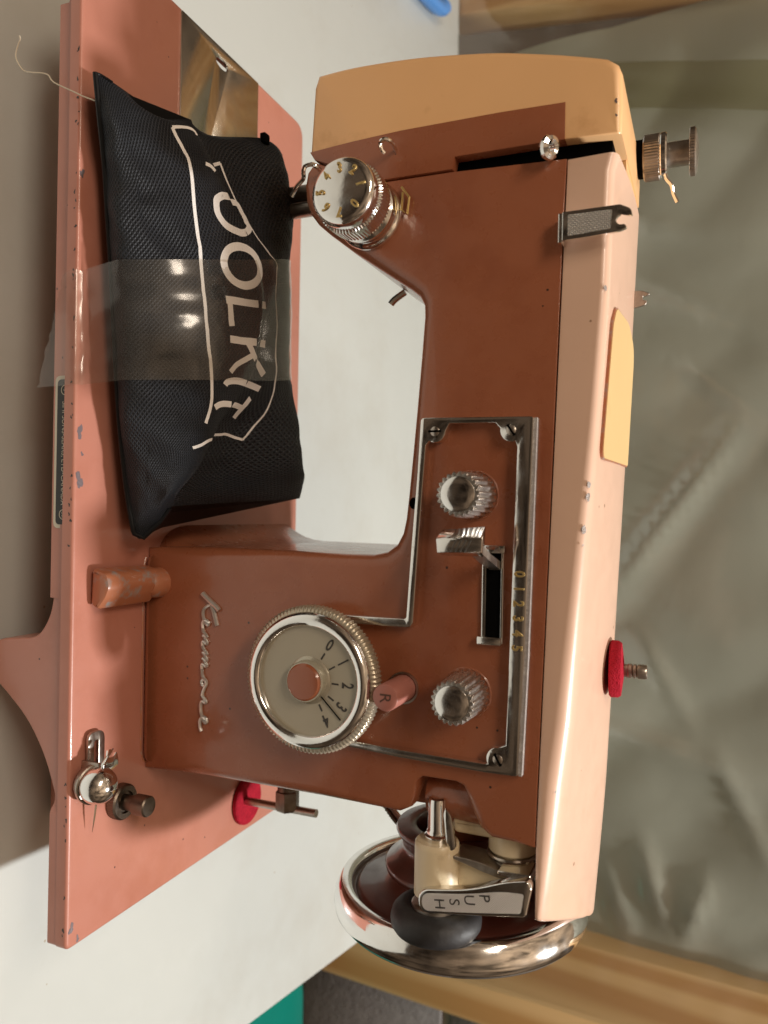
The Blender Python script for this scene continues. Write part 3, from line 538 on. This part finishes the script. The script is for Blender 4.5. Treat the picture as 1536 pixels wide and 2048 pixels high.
# ---- handwheel
hw = empty('handwheel', None, None, (0, 0, 0)); hw.parent = mach
HO = (0, 95, 130)
LA('wheel_rim', chrome, hw, [(46.6, 394.0), (47.0, 392.4), (47.6, 391.9), (50.9, 391.3), (51.8, 391.8), (53.0, 393.6), (54.2, 396.6), (54.7, 399.6), (54.2, 402.4), (52.2, 404.6), (48, 406), (30, 407), (0, 408)], HO, FX, 128, sharp=40)
LA('wheel_disc', wheelbrown, hw, [(46.7, 394.2), (46.2, 394.9), (45.2, 395.0), (44.4, 393.9), (43.2, 393.2), (38, 392.8), (33, 391.4), (30.5, 389.6), (29.5, 388.2)], HO, FX, 96, sharp=50)
pu = LA('belt_pulley', wheelbrown, hw, [(29.5, 389), (32.2, 386.6), (32.6, 384.8), (31.8, 383.4), (28.2, 381.0), (25.2, 378), (25.0, 374.5), (27.4, 371.2), (28.0, 369.8), (27.4, 368.4), (23.5, 367.6), (19.8, 367.6), (19.0, 368.4), (19, 384)], HO, FX, 96, sharp=50)
LA('pulley_bore', blackm, pu, [(19.1, 382), (0, 382)], HO, FX, 40)
LA('arm_bushing', brown, mach, [(14, 340), (14, 381)], HO, FX, 40)
bm = bmesh.new(); pts = spline([(346, 120, 60), (360, 116, 76), (370, 113, 86), (376, 108, 95), (377.5, 104, 101)], 6); tube(bm, pts, 3.4, 10, .6)
obj('drive_belt', bm, dull, mach)
bm = bmesh.new()
for i in range(26):
    t = i/26; k_ = int(t*(len(pts)-1)); q = pts[k_].lerp(pts[k_+1], t*(len(pts)-1)-k_); tube(bm, [q+Vector((-.6, -3.2, -1.0)), q+Vector((1.0, -3.4, 1.6))], .75, 6)
o = obj('belt_braid', bm, bronze, mach); o['kind'] = 'stuff'
# ---- bobbin winder
bw = empty('bobbin_winder', None, None, (0, 0, 0)); bw.parent = mach
WO = (0, 50, 134.6)
LA('winder_spindle', chrome, bw, [(0, 340.6), (2.6, 340.6), (3.4, 341.2), (3.6, 342), (3.6, 352.6), (4.0, 353.2), (4.0, 354.4), (4.9, 355), (4.9, 357.4), (3.6, 357.6)], WO, FX, 32)
LA('winder_body', cream, bw, [(4.4, 357.4), (4.6, 356.8), (7.8, 356.8), (8.4, 357.6), (8.5, 359), (8.6, 377), (0, 377)], WO, FX, 40)
LA('winder_tire', rubber, bw, [(9, 382.4), (9.2, 381.6), (12.5, 381.0), (15.2, 381.8), (16.8, 383.6), (17.4, 386), (17.2, 388.4), (16, 390.2), (14, 391.2), (8, 391.6), (0, 391.6)], WO, FX, 56, label='black rubber tyre of the winder')
LA('tire_hub', dull, bw, [(0, 380.4), (8.6, 380.4), (9.4, 380.8), (9.6, 381.8), (9, 382.6)], WO, FX, 40)
PR('winder_arm', cream, bw, rnd([(360, 138, 1), (372, 137, 2), (375, 148, 4), (372, 166, 3), (366, 171, 2), (360, 170, 2), (364, 156, 5)], 3), 50, 58, bev=1.5, seg=3)
PR('winder_bracket', cream, bw, rnd([(349, 140, 1), (354, 140, 3), (354, 170, 2), (348.5, 172, 1)], 2), 52, 66, bev=1.5, seg=3)
LA('spring_post', cream, bw, [(0, 348), (8.2, 348), (9, 349), (9.2, 359), (8, 360.4), (0, 360.4)], (0, 60, 161.5), FX, 40)
bm = bmesh.new(); hx = [(359.8+i/60*5, 60+9.2*math.cos(i/60*6*math.pi), 161.5+9.2*math.sin(i/60*6*math.pi)) for i in range(61)]; obj('winder_spring', tube(bm, hx, .75, 6), dull, bw)
PR('spring_plate', dull, bw, rnd([(360.2, 142, 1), (361.4, 142, 1), (364.6, 156, 6), (366.5, 168, 1), (364.8, 168.4, 1), (360.5, 152, 5)], 1), 46, 58, bev=.3, seg=1)
PR('finger_tab', chrome, bw, rnd([(342.6, 139.2, 1), (345, 141.6, 3), (350.4, 142.4, 3), (357, 143.6, 4), (358.6, 141.4, 2), (356.2, 139.8, 3), (349, 139, 3), (345, 138.4, 1)], 1.5), 45, 46.4, bev=.4, seg=2)
PUo = rnd([(371.6, 131.2, 5), (368.2, 150, 8), (362.4, 164, 4), (360.6, 171.8, 1.2), (363, 173.2, 1.2), (373.4, 171.4, 1.2), (377.4, 150, 8), (380.2, 131.6, 5)], 2, 6)
pl = PR('push_latch', chrome, bw, PUo, 38.6, 42.6, bev=.6, seg=3)
PR('knurled_panel', fineknurl, pl, rnd([(372.6, 132.8, 3.5), (369.6, 150, 8), (366, 163, 3), (365.4, 170.6, 1), (372.4, 169.6, 1), (376.2, 150, 8), (379, 133, 3.5)], 2, 6), 38.45, 38.7)
for i, ch in enumerate('PUSH'): text('letter', ch, 5.6, (369.6+i*1.85, 38.4, 156.4-i*5.6), (1, 0, .16), (-.16, 0, 1), .08, mat('dark_etch', (.10, .095, .09), .5, .6) if i == 0 else bpy.data.materials['dark_etch'], pl)
PR('latch_return', chrome, bw, rnd([(360.8, 160, 1), (362.2, 160, 1), (363.2, 172.6, 1), (360.4, 172, 1)], .5), 42.5, 54, bev=.3, seg=1)
# small oil plug under the arm edge
LA('oil_plug', blackm, mach, [(0, 1), (2.2, .8), (2.4, 0), (2.4, -2)], (229, 44.6, 125.4), (0, -1, -.4), 16)

# ================================================================== TOOL POUCH
G = [
 [(67.4,-4,11),(67,-1.4,12),(72.2,3.4,19),(79.6,11.2,26),(76.6,22.6,34.5),(72.5,44,30),(61,74,36)],
 [(82.2,-1.6,11.0),(84.1,-2.8,18.0),(82.2,3.5,24.0),(82.2,12.6,32.0),(81.4,23.3,38),(74.5,45.2,32),(60.6,81.6,38)],
 [(98.2,4.7,8.0),(100.7,2.2,17.0),(99.5,8.9,27.0),(96.6,20.5,37.0),(93.8,31.5,41.5),(83.5,55,34),(68.7,86.7,40)],
 [(117.1,6.8,8.0),(119.9,2.9,18.0),(118.4,11.6,30.0),(116.0,22.1,41.0),(109.9,40.4,46),(102,62,38.5),(88.8,93.7,41)],
 [(134.2,8.8,8.0),(136.6,5.0,18.0),(135.3,14.0,32.0),(132.3,28.4,44.0),(125.6,51.9,49),(120.5,67.8,48),(114.1,86.9,44)],
 [(149.7,10.3,8.0),(151.7,6.5,18.0),(150.5,15.9,32.0),(147.8,30.8,45.0),(142.5,52.8,50),(138.2,68.8,49),(133.1,86.8,45)],
 [(165.4,11.8,8.0),(166.9,8.0,18.0),(166.0,16.9,32.0),(164.0,30.6,45.0),(160,51.3,50),(156.3,68.1,49),(152,86.9,45)],
 [(181.1,13.3,8.0),(182.3,9.5,18.0),(181.3,19.5,31.0),(180.0,31.1,43.0),(177.3,48.8,47),(174.3,67.3,48),(170.7,88,45)],
 [(199.0,15.5,8.0),(199.6,12.2,17.0),(199.2,19.4,29.0),(198.6,26.8,38.0),(197.6,36.2,42),(195,60,36),(190.9,97,43)],
 [(215.0,18.2,8.0),(215.2,15.4,16.0),(215.2,18.4,27.0),(215.9,22.9,34.0),(216.2,29,37),(213.9,58,32),(209.8,102.9,42)],
 [(229.2,20.0,9.0),(230.2,19.0,15.0),(231.1,20.6,22.0),(227.4,20.5,29.0),(225.9,24.2,31),(223.8,55.8,33),(218.2,108.2,40)],
 [(241.8,20.1,12.0),(245.1,22.1,14.0),(241.0,26.4,18.0),(234.9,26.0,23.0),(231.6,26.6,26),(229.4,61.8,29),(226.4,111.6,36)]]
def pouch_grid(k1=9, k2=8):
    rows = []
    for gi, g in enumerate(G):
        D_, E_ = Vector(g[4]), Vector(g[5]); g = g[:5]+[tuple(D_.lerp(E_, .17)+Vector((0, 0, -(1, 3, 4.5, 4.5, 2.2, .3, 0, .8, 3.4, 4.2, 3.2, 1)[gi])))]+g[5:]
        F_ = Vector(g[-1]); full = [Vector(q) for q in g]+[F_+Vector((-2, 9, -9)), Vector((F_.x-4, F_.y+11, 3)), Vector((F_.x-4, F_.y-6, .6)), Vector((g[0][0], g[0][1]+14, .6))]
        rows.append(spline(full, k2))
    cols = [spline([r_[j] for r_ in rows], k1) for j in range(len(rows[0]))]
    return [[cols[j][i] for j in range(len(cols))] for i in range(len(cols[0]))]
PG = pouch_grid()
bm = bmesh.new(); uvl = bm.loops.layers.uv.new('UVMap'); VG = []
ni, nj = len(PG), len(PG[0])
for i, row in enumerate(PG):
    vr = []
    for j, q in enumerate(row):
        w = min(1, i/8, (ni-1-i)/8)*min(1, j/6); nz = noise.noise(Vector((q.x*.045, q.y*.06, q.z*.06)))*1.5+noise.noise(Vector((q.x*.14+q.z*.08, q.y*.12, 4)))*.9-abs(noise.noise(Vector((q.x*.07-q.z*.05, q.z*.05, 11))))*2.2
        d = Vector((0, -.55, .8)) if j > 12 else Vector((0, -1, .2)); vr.append(bm.verts.new(q+d*nz*w))
    VG.append(vr)
acc = [0]
for j in range(1, nj): acc.append(acc[-1]+(PG[ni//2][j]-PG[ni//2][j-1]).length)
for i in range(ni-1):
    for j in range(nj-1):
        f = bm.faces.new((VG[i][j], VG[i+1][j], VG[i+1][j+1], VG[i][j+1]))
        for l, (a, b) in zip(f.loops, ((i, j), (i+1, j), (i+1, j+1), (i, j+1))): l[uvl].uv = (a*165/(ni-1)*.1, acc[b]*.1)
for i in range(ni-1): bm.faces.new((VG[i+1][0], VG[i][0], VG[i][nj-1], VG[i+1][nj-1]))
bm.faces.new([VG[0][j] for j in range(nj)]); bm.faces.new([VG[-1][j] for j in range(nj)][::-1])
pouch = empty('tool_pouch', 'black woven zip pouch printed with white lettering, taped onto the machine bed', 'pouch')
bmesh.ops.recalc_face_normals(bm, faces=bm.faces)
PBVH = BVHTree.FromBMesh(bm)
obj('fabric_body', bm, fabric, pouch, sharp=60)
TU('seam_piping', fabric, pouch, [VG_ for VG_ in [PG[i][0]+Vector((0, -.2, .3)) for i in range(0, ni, 3)]]+[PG[-1][2]+Vector((.3, 0, 0)), PG[-1][10], PG[-1][20], PG[-1][30]], 1.0, 8)
TU('seam_piping', fabric, pouch, [PG[0][j]+Vector((.3, 0, 0)) for j in range(0, 14, 2)], .6, 8)
bm = bmesh.new(); q = PG[1][56]; box(bm, (q.x-2.5, q.y-1, q.z-1), (q.x+2, q.y+3.5, q.z+2), .6); obj('zip_pull', bm, blackm, pouch)
PRINT = {
 'outline': [([(82.6,24.6,37.0),(81.1,24.1,36.2),(80.7,21.9,35.2),(81.5,18.7,34.2),(83.4,14.3,33.0)],1.24,6),([(83.4,14.3,33.0),(87.7,16.5,34.2),(91.1,18.2,35.6),(93.9,20.3,36.3),(99.7,20.8,37.5),(110.8,20.6,39.0),(122.9,22.5,39.6),(131.8,23.3,40.7),(144.6,24.8,41.1),(157.3,26.8,41.4),(169.3,28.7,41.7),(177.2,30.8,41.4),(185.4,31.5,41.3),(192.1,31.4,40.5),(197.7,29.5,40.0)],1.3,6),([(93.3,27.1,39.6),(93.6,29.5,40.5),(94.9,31.3,41.3)],1.59,4),([(92.8,30.1,40.5),(84.2,45.7,33.4)],1.32,2),([(84.2,45.7,33.4),(87.8,48.1,33.7),(95.4,52.6,35.4),(104.4,56.5,39.1),(113.4,60.1,44.0),(118.6,65.0,46.7),(120.7,68.9,47.4),(123.2,68.9,48.4),(125.4,67.6,49.0),(132.4,67.1,49.1),(143.3,69.0,48.3),(161.9,68.0,48.8),(172.9,70.7,47.5),(180.1,73.9,44.0),(188.6,72.6,40.7),(195.5,68.2,37.1),(200.9,64.0,35.0)],1.05,6),([(200.9,64.0,35.0),(200.4,59.6,34.1),(199.7,51.2,34.5),(200.4,46.6,34.5),(204.0,32.7,40.3),(206.7,28.0,38.7),(207.9,25.6,36.8)],1.14,6)],
 'O1': [([(104.3,33.6,43.6),(107.0,30.2,43.1),(110.7,29.4,43.6),(114.0,30.6,44.1),(116.6,34.2,45.2),(117.1,39.7,46.4),(116.0,44.8,47.0),(110.1,55.8,41.8),(106.9,56.4,40.2),(103.0,55.6,38.3),(99.0,52.7,36.4),(103.4,36.9,44.0),(104.3,33.6,43.6),(105.5,31.7,43.2)],2.35,5)],
 'O2': [([(128.9,52.9,49.6),(132.0,53.1,49.3),(134.9,51.3,48.8),(137.3,47.7,48.5),(138.7,43.4,48.0),(138.8,39.2,47.3),(137.6,35.9,46.5),(135.5,33.2,46.1),(132.7,32.0,45.8),(129.5,32.9,45.4),(126.6,34.6,45.7),(124.4,37.5,46.4),(123.0,41.4,47.1),(122.5,46.2,47.4),(123.6,49.7,48.3),(126.0,51.8,49.2),(128.9,52.9,49.6),(132.0,53.1,49.3)],2.72,3)],
 'L': [([(147.2,32.9,46.4),(145.5,44.7,47.8),(143.1,59.4,48.7)],2.51,3),([(145.8,34.5,46.8),(150.8,35.6,46.8),(157.0,37.2,46.6)],2.26,3)],
 'K': [([(162.4,36.7,46.1),(161.7,45.6,48.7),(160.1,58.7,49.1)],2.48,3),([(161.9,45.6,48.7),(167.9,50.9,49.4),(173.2,60.3,47.7)],2.36,3),([(167.0,48.7,49.3),(171.9,41.0,47.1),(175.6,38.6,45.3)],1.93,3)],
 'I': [([(180.9,38.1,43.0),(179.4,39.1,43.8),(178.4,43.8,45.3),(178.3,53.3,44.6),(178.9,62.3,44.5)],2.27,3)],
 'T': [([(190.8,33.5,41.5),(189.3,35.7,42.4),(188.5,40.3,43.2),(187.9,54.9,39.9)],2.01,3),([(183.3,58.3,42.2),(188.0,55.7,39.9),(192.4,54.2,36.6)],2.46,3)],}
def ribbon(bm, pts, w, sm, lift=.14):
    path = spline(pts, sm*2) if sm > 2 or len(pts) > 2 else [Vector(pts[0]).lerp(Vector(pts[-1]), i/8) for i in range(9)]
    prev = None
    for i, q in enumerate(path):
        t = (path[min(i+1, len(path)-1)]-path[max(i-1, 0)]).normalized(); loc, nr, _, _ = PBVH.find_nearest(q)
        if nr.dot(Vector((0, -.7, .7))) < 0: nr = -nr
        sd = t.cross(nr).normalized(); row = []
        for k_ in (-.5, -.17, .17, .5):
            l2, n2, _, _ = PBVH.find_nearest(loc+sd*w*k_); n2 = n2 if n2.dot(nr) > 0 else -n2; row.append(bm.verts.new(l2+n2*lift))
        if prev:
            for a in range(3): bm.faces.new((prev[a], prev[a+1], row[a+1], row[a]))
        prev = row
for key, strokes in PRINT.items():
    bm = bmesh.new()
    for pts, w, sm in strokes: ribbon(bm, pts, w*(1.05 if key == 'outline' else 1.25), sm)
    obj('printed_outline' if key == 'outline' else 'printed_letter', bm, whiteprint, pouch, sharp=80)

# ================================================================== TAPE
bm = bmesh.new(); V = []
for i in range(36, 64):
    f = (i-36)/27; row = []
    for j in range(63, 6, -1):
        q = PG[i][j]; a, b_ = PG[i][max(j-2, 0)], PG[i][min(j+2, nj-1)]; c, d = PG[i-1][j], PG[i+1][j]
        nr = (b_-a).cross(d-c).normalized(); nr = nr if nr.dot(Vector((0, -.5, .5)) if j < 56 else Vector((0, .8, .3))) > 0 else -nr
        nz = noise.noise(Vector((q.x*.045, q.y*.06, q.z*.06)))*1.5+noise.noise(Vector((q.x*.14+q.z*.08, q.y*.12, 4)))*.9-abs(noise.noise(Vector((q.x*.07-q.z*.05, q.z*.05, 11))))*2.2
        row.append(q+nr*(1.0+max(0, nz)*.9+.5*noise.noise(Vector((i*.30, j*.11, 3)))))
    for _ in range(14):
        row = [row[0]]+[row[k_].lerp((row[k_-1]+row[k_+1])/2, .5) for k_ in range(1, len(row)-1)]+[row[-1]]
    s0 = row[-1]; e0 = Vector((s0.x+3.2-1.0*f, 1.8, .45))
    for t in (.25, .5, .75): row.append(s0.lerp(e0, t)+Vector((0, 0, -3.0*math.sin(math.pi*t)*(.5+.5*math.sin(f*11)+.3*math.sin(f*27)))))
    row.append(e0); row.append(Vector((e0.x, -.2, .25))); row.append(Vector((e0.x+.1, -.9, -1.2)))
    ze = -4-12.5*f+random.uniform(-.7, .7)+(1.5 if i == 36 else 0)
    for t in (.35, .7, 1): row.append(Vector((e0.x+.3+.6*t, -.9-2.0*t, -1.2+(ze+1.2)*t)))
    V.append([bm.verts.new(q) for q in row])
for a, b_ in zip(V, V[1:]):
    for j in range(len(a)-1): bm.faces.new((a[j], a[j+1], b_[j+1], b_[j]))
tp = obj('clear_tape', bm, tapemat, None, sharp=80, recalc=False); tp.rotation_euler = (TILT, 0, 0)
tag(tp, 'strip of clear glossy packing tape across the black pouch', 'tape')

# loose thread trailing over the bed edge
th = TU('loose_thread', threadm, None, [(77.5, -1, 12), (74.9, -3, 5.3), (72.3, -3.6, .4), (67.5, -5, -8.6), (64.5, -5.6, -11), (63.2, -6, -14.2), (62.4, -7, -19.1), (60.7, -7, -22.9), (56.8, -8, -25.3), (53.8, -8, -25.7), (51, -8, -24.6), (49.1, -8, -23.6), (47.6, -8, -23.9)], .28, 6, 6)
th.rotation_euler = (TILT, 0, 0); tag(th, 'loose cream thread trailing over the bed edge by the pouch corner', 'thread')

# ================================================================== TABLE AND WALL (level, not tilted)
TZ = -60
tabm = mat('table_laminate', (.545, .572, .548), .42, var=.03, vscale=14, bump=.03, bscale=180, smudge=((.49, .495, .455), 9, .50, .6), rvar=.14, specks=((.40, .36, .29), 55, .035, .35))
bm = prism(bmesh.new(), [(-300, -420), (500, -420), (602, 520), (-330, 520)], TZ, TZ-22, bev=2, seg=2, axis='Z')
tb = obj('work_table', bm, tabm); tag(tb, 'pale off-white work table under the sewing machine', 'table')
YW = 522
woodm = bpy.data.materials.new('pine_stud'); woodm.use_nodes = True; n = woodm.node_tree.nodes; L = woodm.node_tree.links; b = n['Principled BSDF']; b.inputs['Roughness'].default_value = .55
t = n.new('ShaderNodeTexCoord'); mp = n.new('ShaderNodeMapping'); mp.inputs['Scale'].default_value = (22, 22, 1.8); L.new(t.outputs['Object'], mp.inputs[0])
w = n.new('ShaderNodeTexWave'); w.inputs['Scale'].default_value = .42; w.inputs['Distortion'].default_value = 11; w.inputs['Detail'].default_value = 4; w.inputs['Detail Scale'].default_value = .55; L.new(mp.outputs[0], w.inputs['Vector'])
cr = n.new('ShaderNodeValToRGB'); L.new(w.outputs['Fac'], cr.inputs[0]); cr.color_ramp.elements[0].position = .15; cr.color_ramp.elements[0].color = (.68, .36, .13, 1); cr.color_ramp.elements[1].position = .8; cr.color_ramp.elements[1].color = (.90, .58, .27, 1)
L.new(cr.outputs[0], b.inputs['Base Color'])
s = obj('wall_stud', box(bmesh.new(), (634, YW, -700), (742, YW+38, 700), 2), woodm); tag(s, 'pine wall stud with bold grain behind the handwheel end', 'stud', 'pine studs of the wall')
bm = bmesh.new(); box(bm, (-372, YW, -80), (-280, YW+38, 700), 2)
bmesh.ops.transform(bm, matrix=Matrix.Rotation(math.radians(10), 4, 'Y'), space=Matrix.Translation((256, -YW, 60)), verts=bm.verts)
s = obj('wall_stud', bm, woodm); tag(s, 'pine wall stud behind plastic film at the needle end', 'stud', 'pine studs of the wall')
CREASE = [((180, 190), (240, 150), 4, 6), ((330, 120), (420, 170), 5, 8), ((0, 90), (70, 230), 5, 9), ((440, 190), (530, 235), 6, 8), ((560, 100), (628, 120), 9, 8), ((-60, 60), (-20, 180), 5, 8), ((150, 205), (315, 90), 9, 9), ((225, 100), (275, 75), 5, 7), ((85, 150), (150, 235), 4, 12), ((530, 130), (600, 150), 12, 12), ((548, 185), (612, 165), 11, 11), ((420, 60), (470, 260), 9, 26), ((180, 280), (330, 330), 8, 16)]
battm = mat('insulation_facing', (.42, .425, .355), .85, var=.12, vscale=6, bump=.25, bscale=90)
bm = bmesh.new(); nx, nz_ = 110, 110; V = []
for i in range(nx+1):
    col = []
    for j in range(nz_+1):
        x = -240+(634+240)*i/nx; z = -160+(800)*j/nz_
        h = noise.fractal(Vector((x*.006, z*.0045, 2)), 1, 2, 4)*6+abs(noise.noise(Vector((x*.007+z*.008, z*.003-x*.003, 7))))*-12
        h += 10*max(0, 1-min(x+240, 634-x)/60)
        for (x0, z0), (x1, z1), am, wd in CREASE:
            a_ = Vector((x0, z0)); d_ = Vector((x1, z1))-a_; t_ = max(0, min(1, (Vector((x, z))-a_).dot(d_)/d_.length_squared)); r_ = (Vector((x, z))-a_-d_*t_).length
            h -= am*math.exp(-r_/(wd*.65))*math.sin(math.pi*(.1+.8*t_))
        col.append(bm.verts.new((x, YW+16+h, z)))
    V.append(col)
for i in range(nx):
    for j in range(nz_): bm.faces.new((V[i][j], V[i+1][j], V[i+1][j+1], V[i][j+1]))
s = obj('insulation_batt', bm, battm, sharp=80); tag(s, 'olive grey insulation batt between the two pine studs', 'insulation')
bm = bmesh.new(); nx, nz_ = 120, 90; V = []
for i in range(nx+1):
    col = []
    for j in range(nz_+1):
        x = -420+(700+420)*i/nx; z = -130+(760)*j/nz_
        ed = max(0, 1-abs(x+243)/70)+max(0, 1-abs(x-636)/45)
        h = noise.noise(Vector((x*.01, z*.008, 5)))*4+abs(noise.noise(Vector((x*.03+z*.014, z*.03-x*.008, 1))))*(-1-10*ed)
        for (x0, z0), (x1, z1), am, wd in CREASE:
            a_ = Vector((x0, z0)); d_ = Vector((x1, z1))-a_; t_ = max(0, min(1, (Vector((x, z))-a_).dot(d_)/d_.length_squared)); r_ = (Vector((x, z))-a_-d_*t_).length
            h -= am*math.exp(-r_/(wd*.65))*math.sin(math.pi*(.1+.8*t_))
        col.append(bm.verts.new((x, YW-5+h, z)))
    V.append(col)
for i in range(nx):
    for j in range(nz_): bm.faces.new((V[i][j], V[i+1][j], V[i+1][j+1], V[i][j+1]))
s = obj('plastic_sheet', bm, polymat, sharp=80, recalc=False); tag(s, 'wrinkled clear plastic sheet stapled over the wall insulation', 'plastic sheet')
bm = bmesh.new(); V = []
for i in range(9):
    V.append([bm.verts.new((-208+43*i/8+(30+j*14)*.245+2*noise.noise(Vector((j*.2, i*.3, 1))), YW-12+2.5*noise.noise(Vector((i*.4, j*.3, 8))), 30+j*14)) for j in range(30)])
for a, b_ in zip(V, V[1:]):
    for j in range(29): bm.faces.new((a[j], a[j+1], b_[j+1], b_[j]))
obj('film_overlap', bm, olivefilm, s, sharp=80, recalc=False)
# block wall seen past the stud
bw_ = empty('block_wall', 'grey concrete block wall beyond the pine stud', 'wall', (0, 0, 0))
blockm = mat('concrete_block', (.30, .275, .265), .95, var=.3, vscale=90, bump=1.0, bscale=260, smudge=((.42, .39, .37), 60, .55, .6))
mort = mat('mortar', (.50, .45, .38), .95, bump=.6, bscale=200)
obj('mortar_bed', box(bmesh.new(), (560, YW+97, -900), (1500, YW+130, 260)), mort, bw_)
for rw in range(5):
    for cl in range(3):
        x0 = 540+cl*400-(200 if rw % 2 else 0); z0 = -893+rw*200
        obj('block', box(bmesh.new(), (x0, YW+91, z0), (x0+390, YW+120, z0+190), 3), blockm, bw_)
# teal tub below the table edge
tubm = mat('teal_plastic', (.0, .20, .155), .3, bump=.03)
tub = empty('storage_tub', 'teal plastic storage tub standing below the table edge', 'tub', (0, 0, 0))
bm = prism(bmesh.new(), rnd([(712, 250), (1040, 250), (1040, 470), (712, 470)], 40, 6), -230, -520, bev=14, seg=4, axis='Z'); obj('tub_body', bm, tubm, tub)
bm = prism(bmesh.new(), rnd([(700, 238), (1052, 238), (1052, 482), (700, 482)], 46, 6), -200, -236, bev=13, seg=4, axis='Z'); obj('tub_lid', bm, tubm, tub)
# blue bag on the table at the far left
bluem = mat('blue_plastic', (.10, .30, .72), .35, bump=.1)
bm = bmesh.new(); tube(bm, spline([(-225, 330, -55), (-236, 400, -54), (-243, 448, -53), (-252, 462, -53)], 6), 9, 12, .75); s = obj('blue_hose', bm, bluem); tag(s, 'blue plastic hose on the table at the needle end', 'hose')
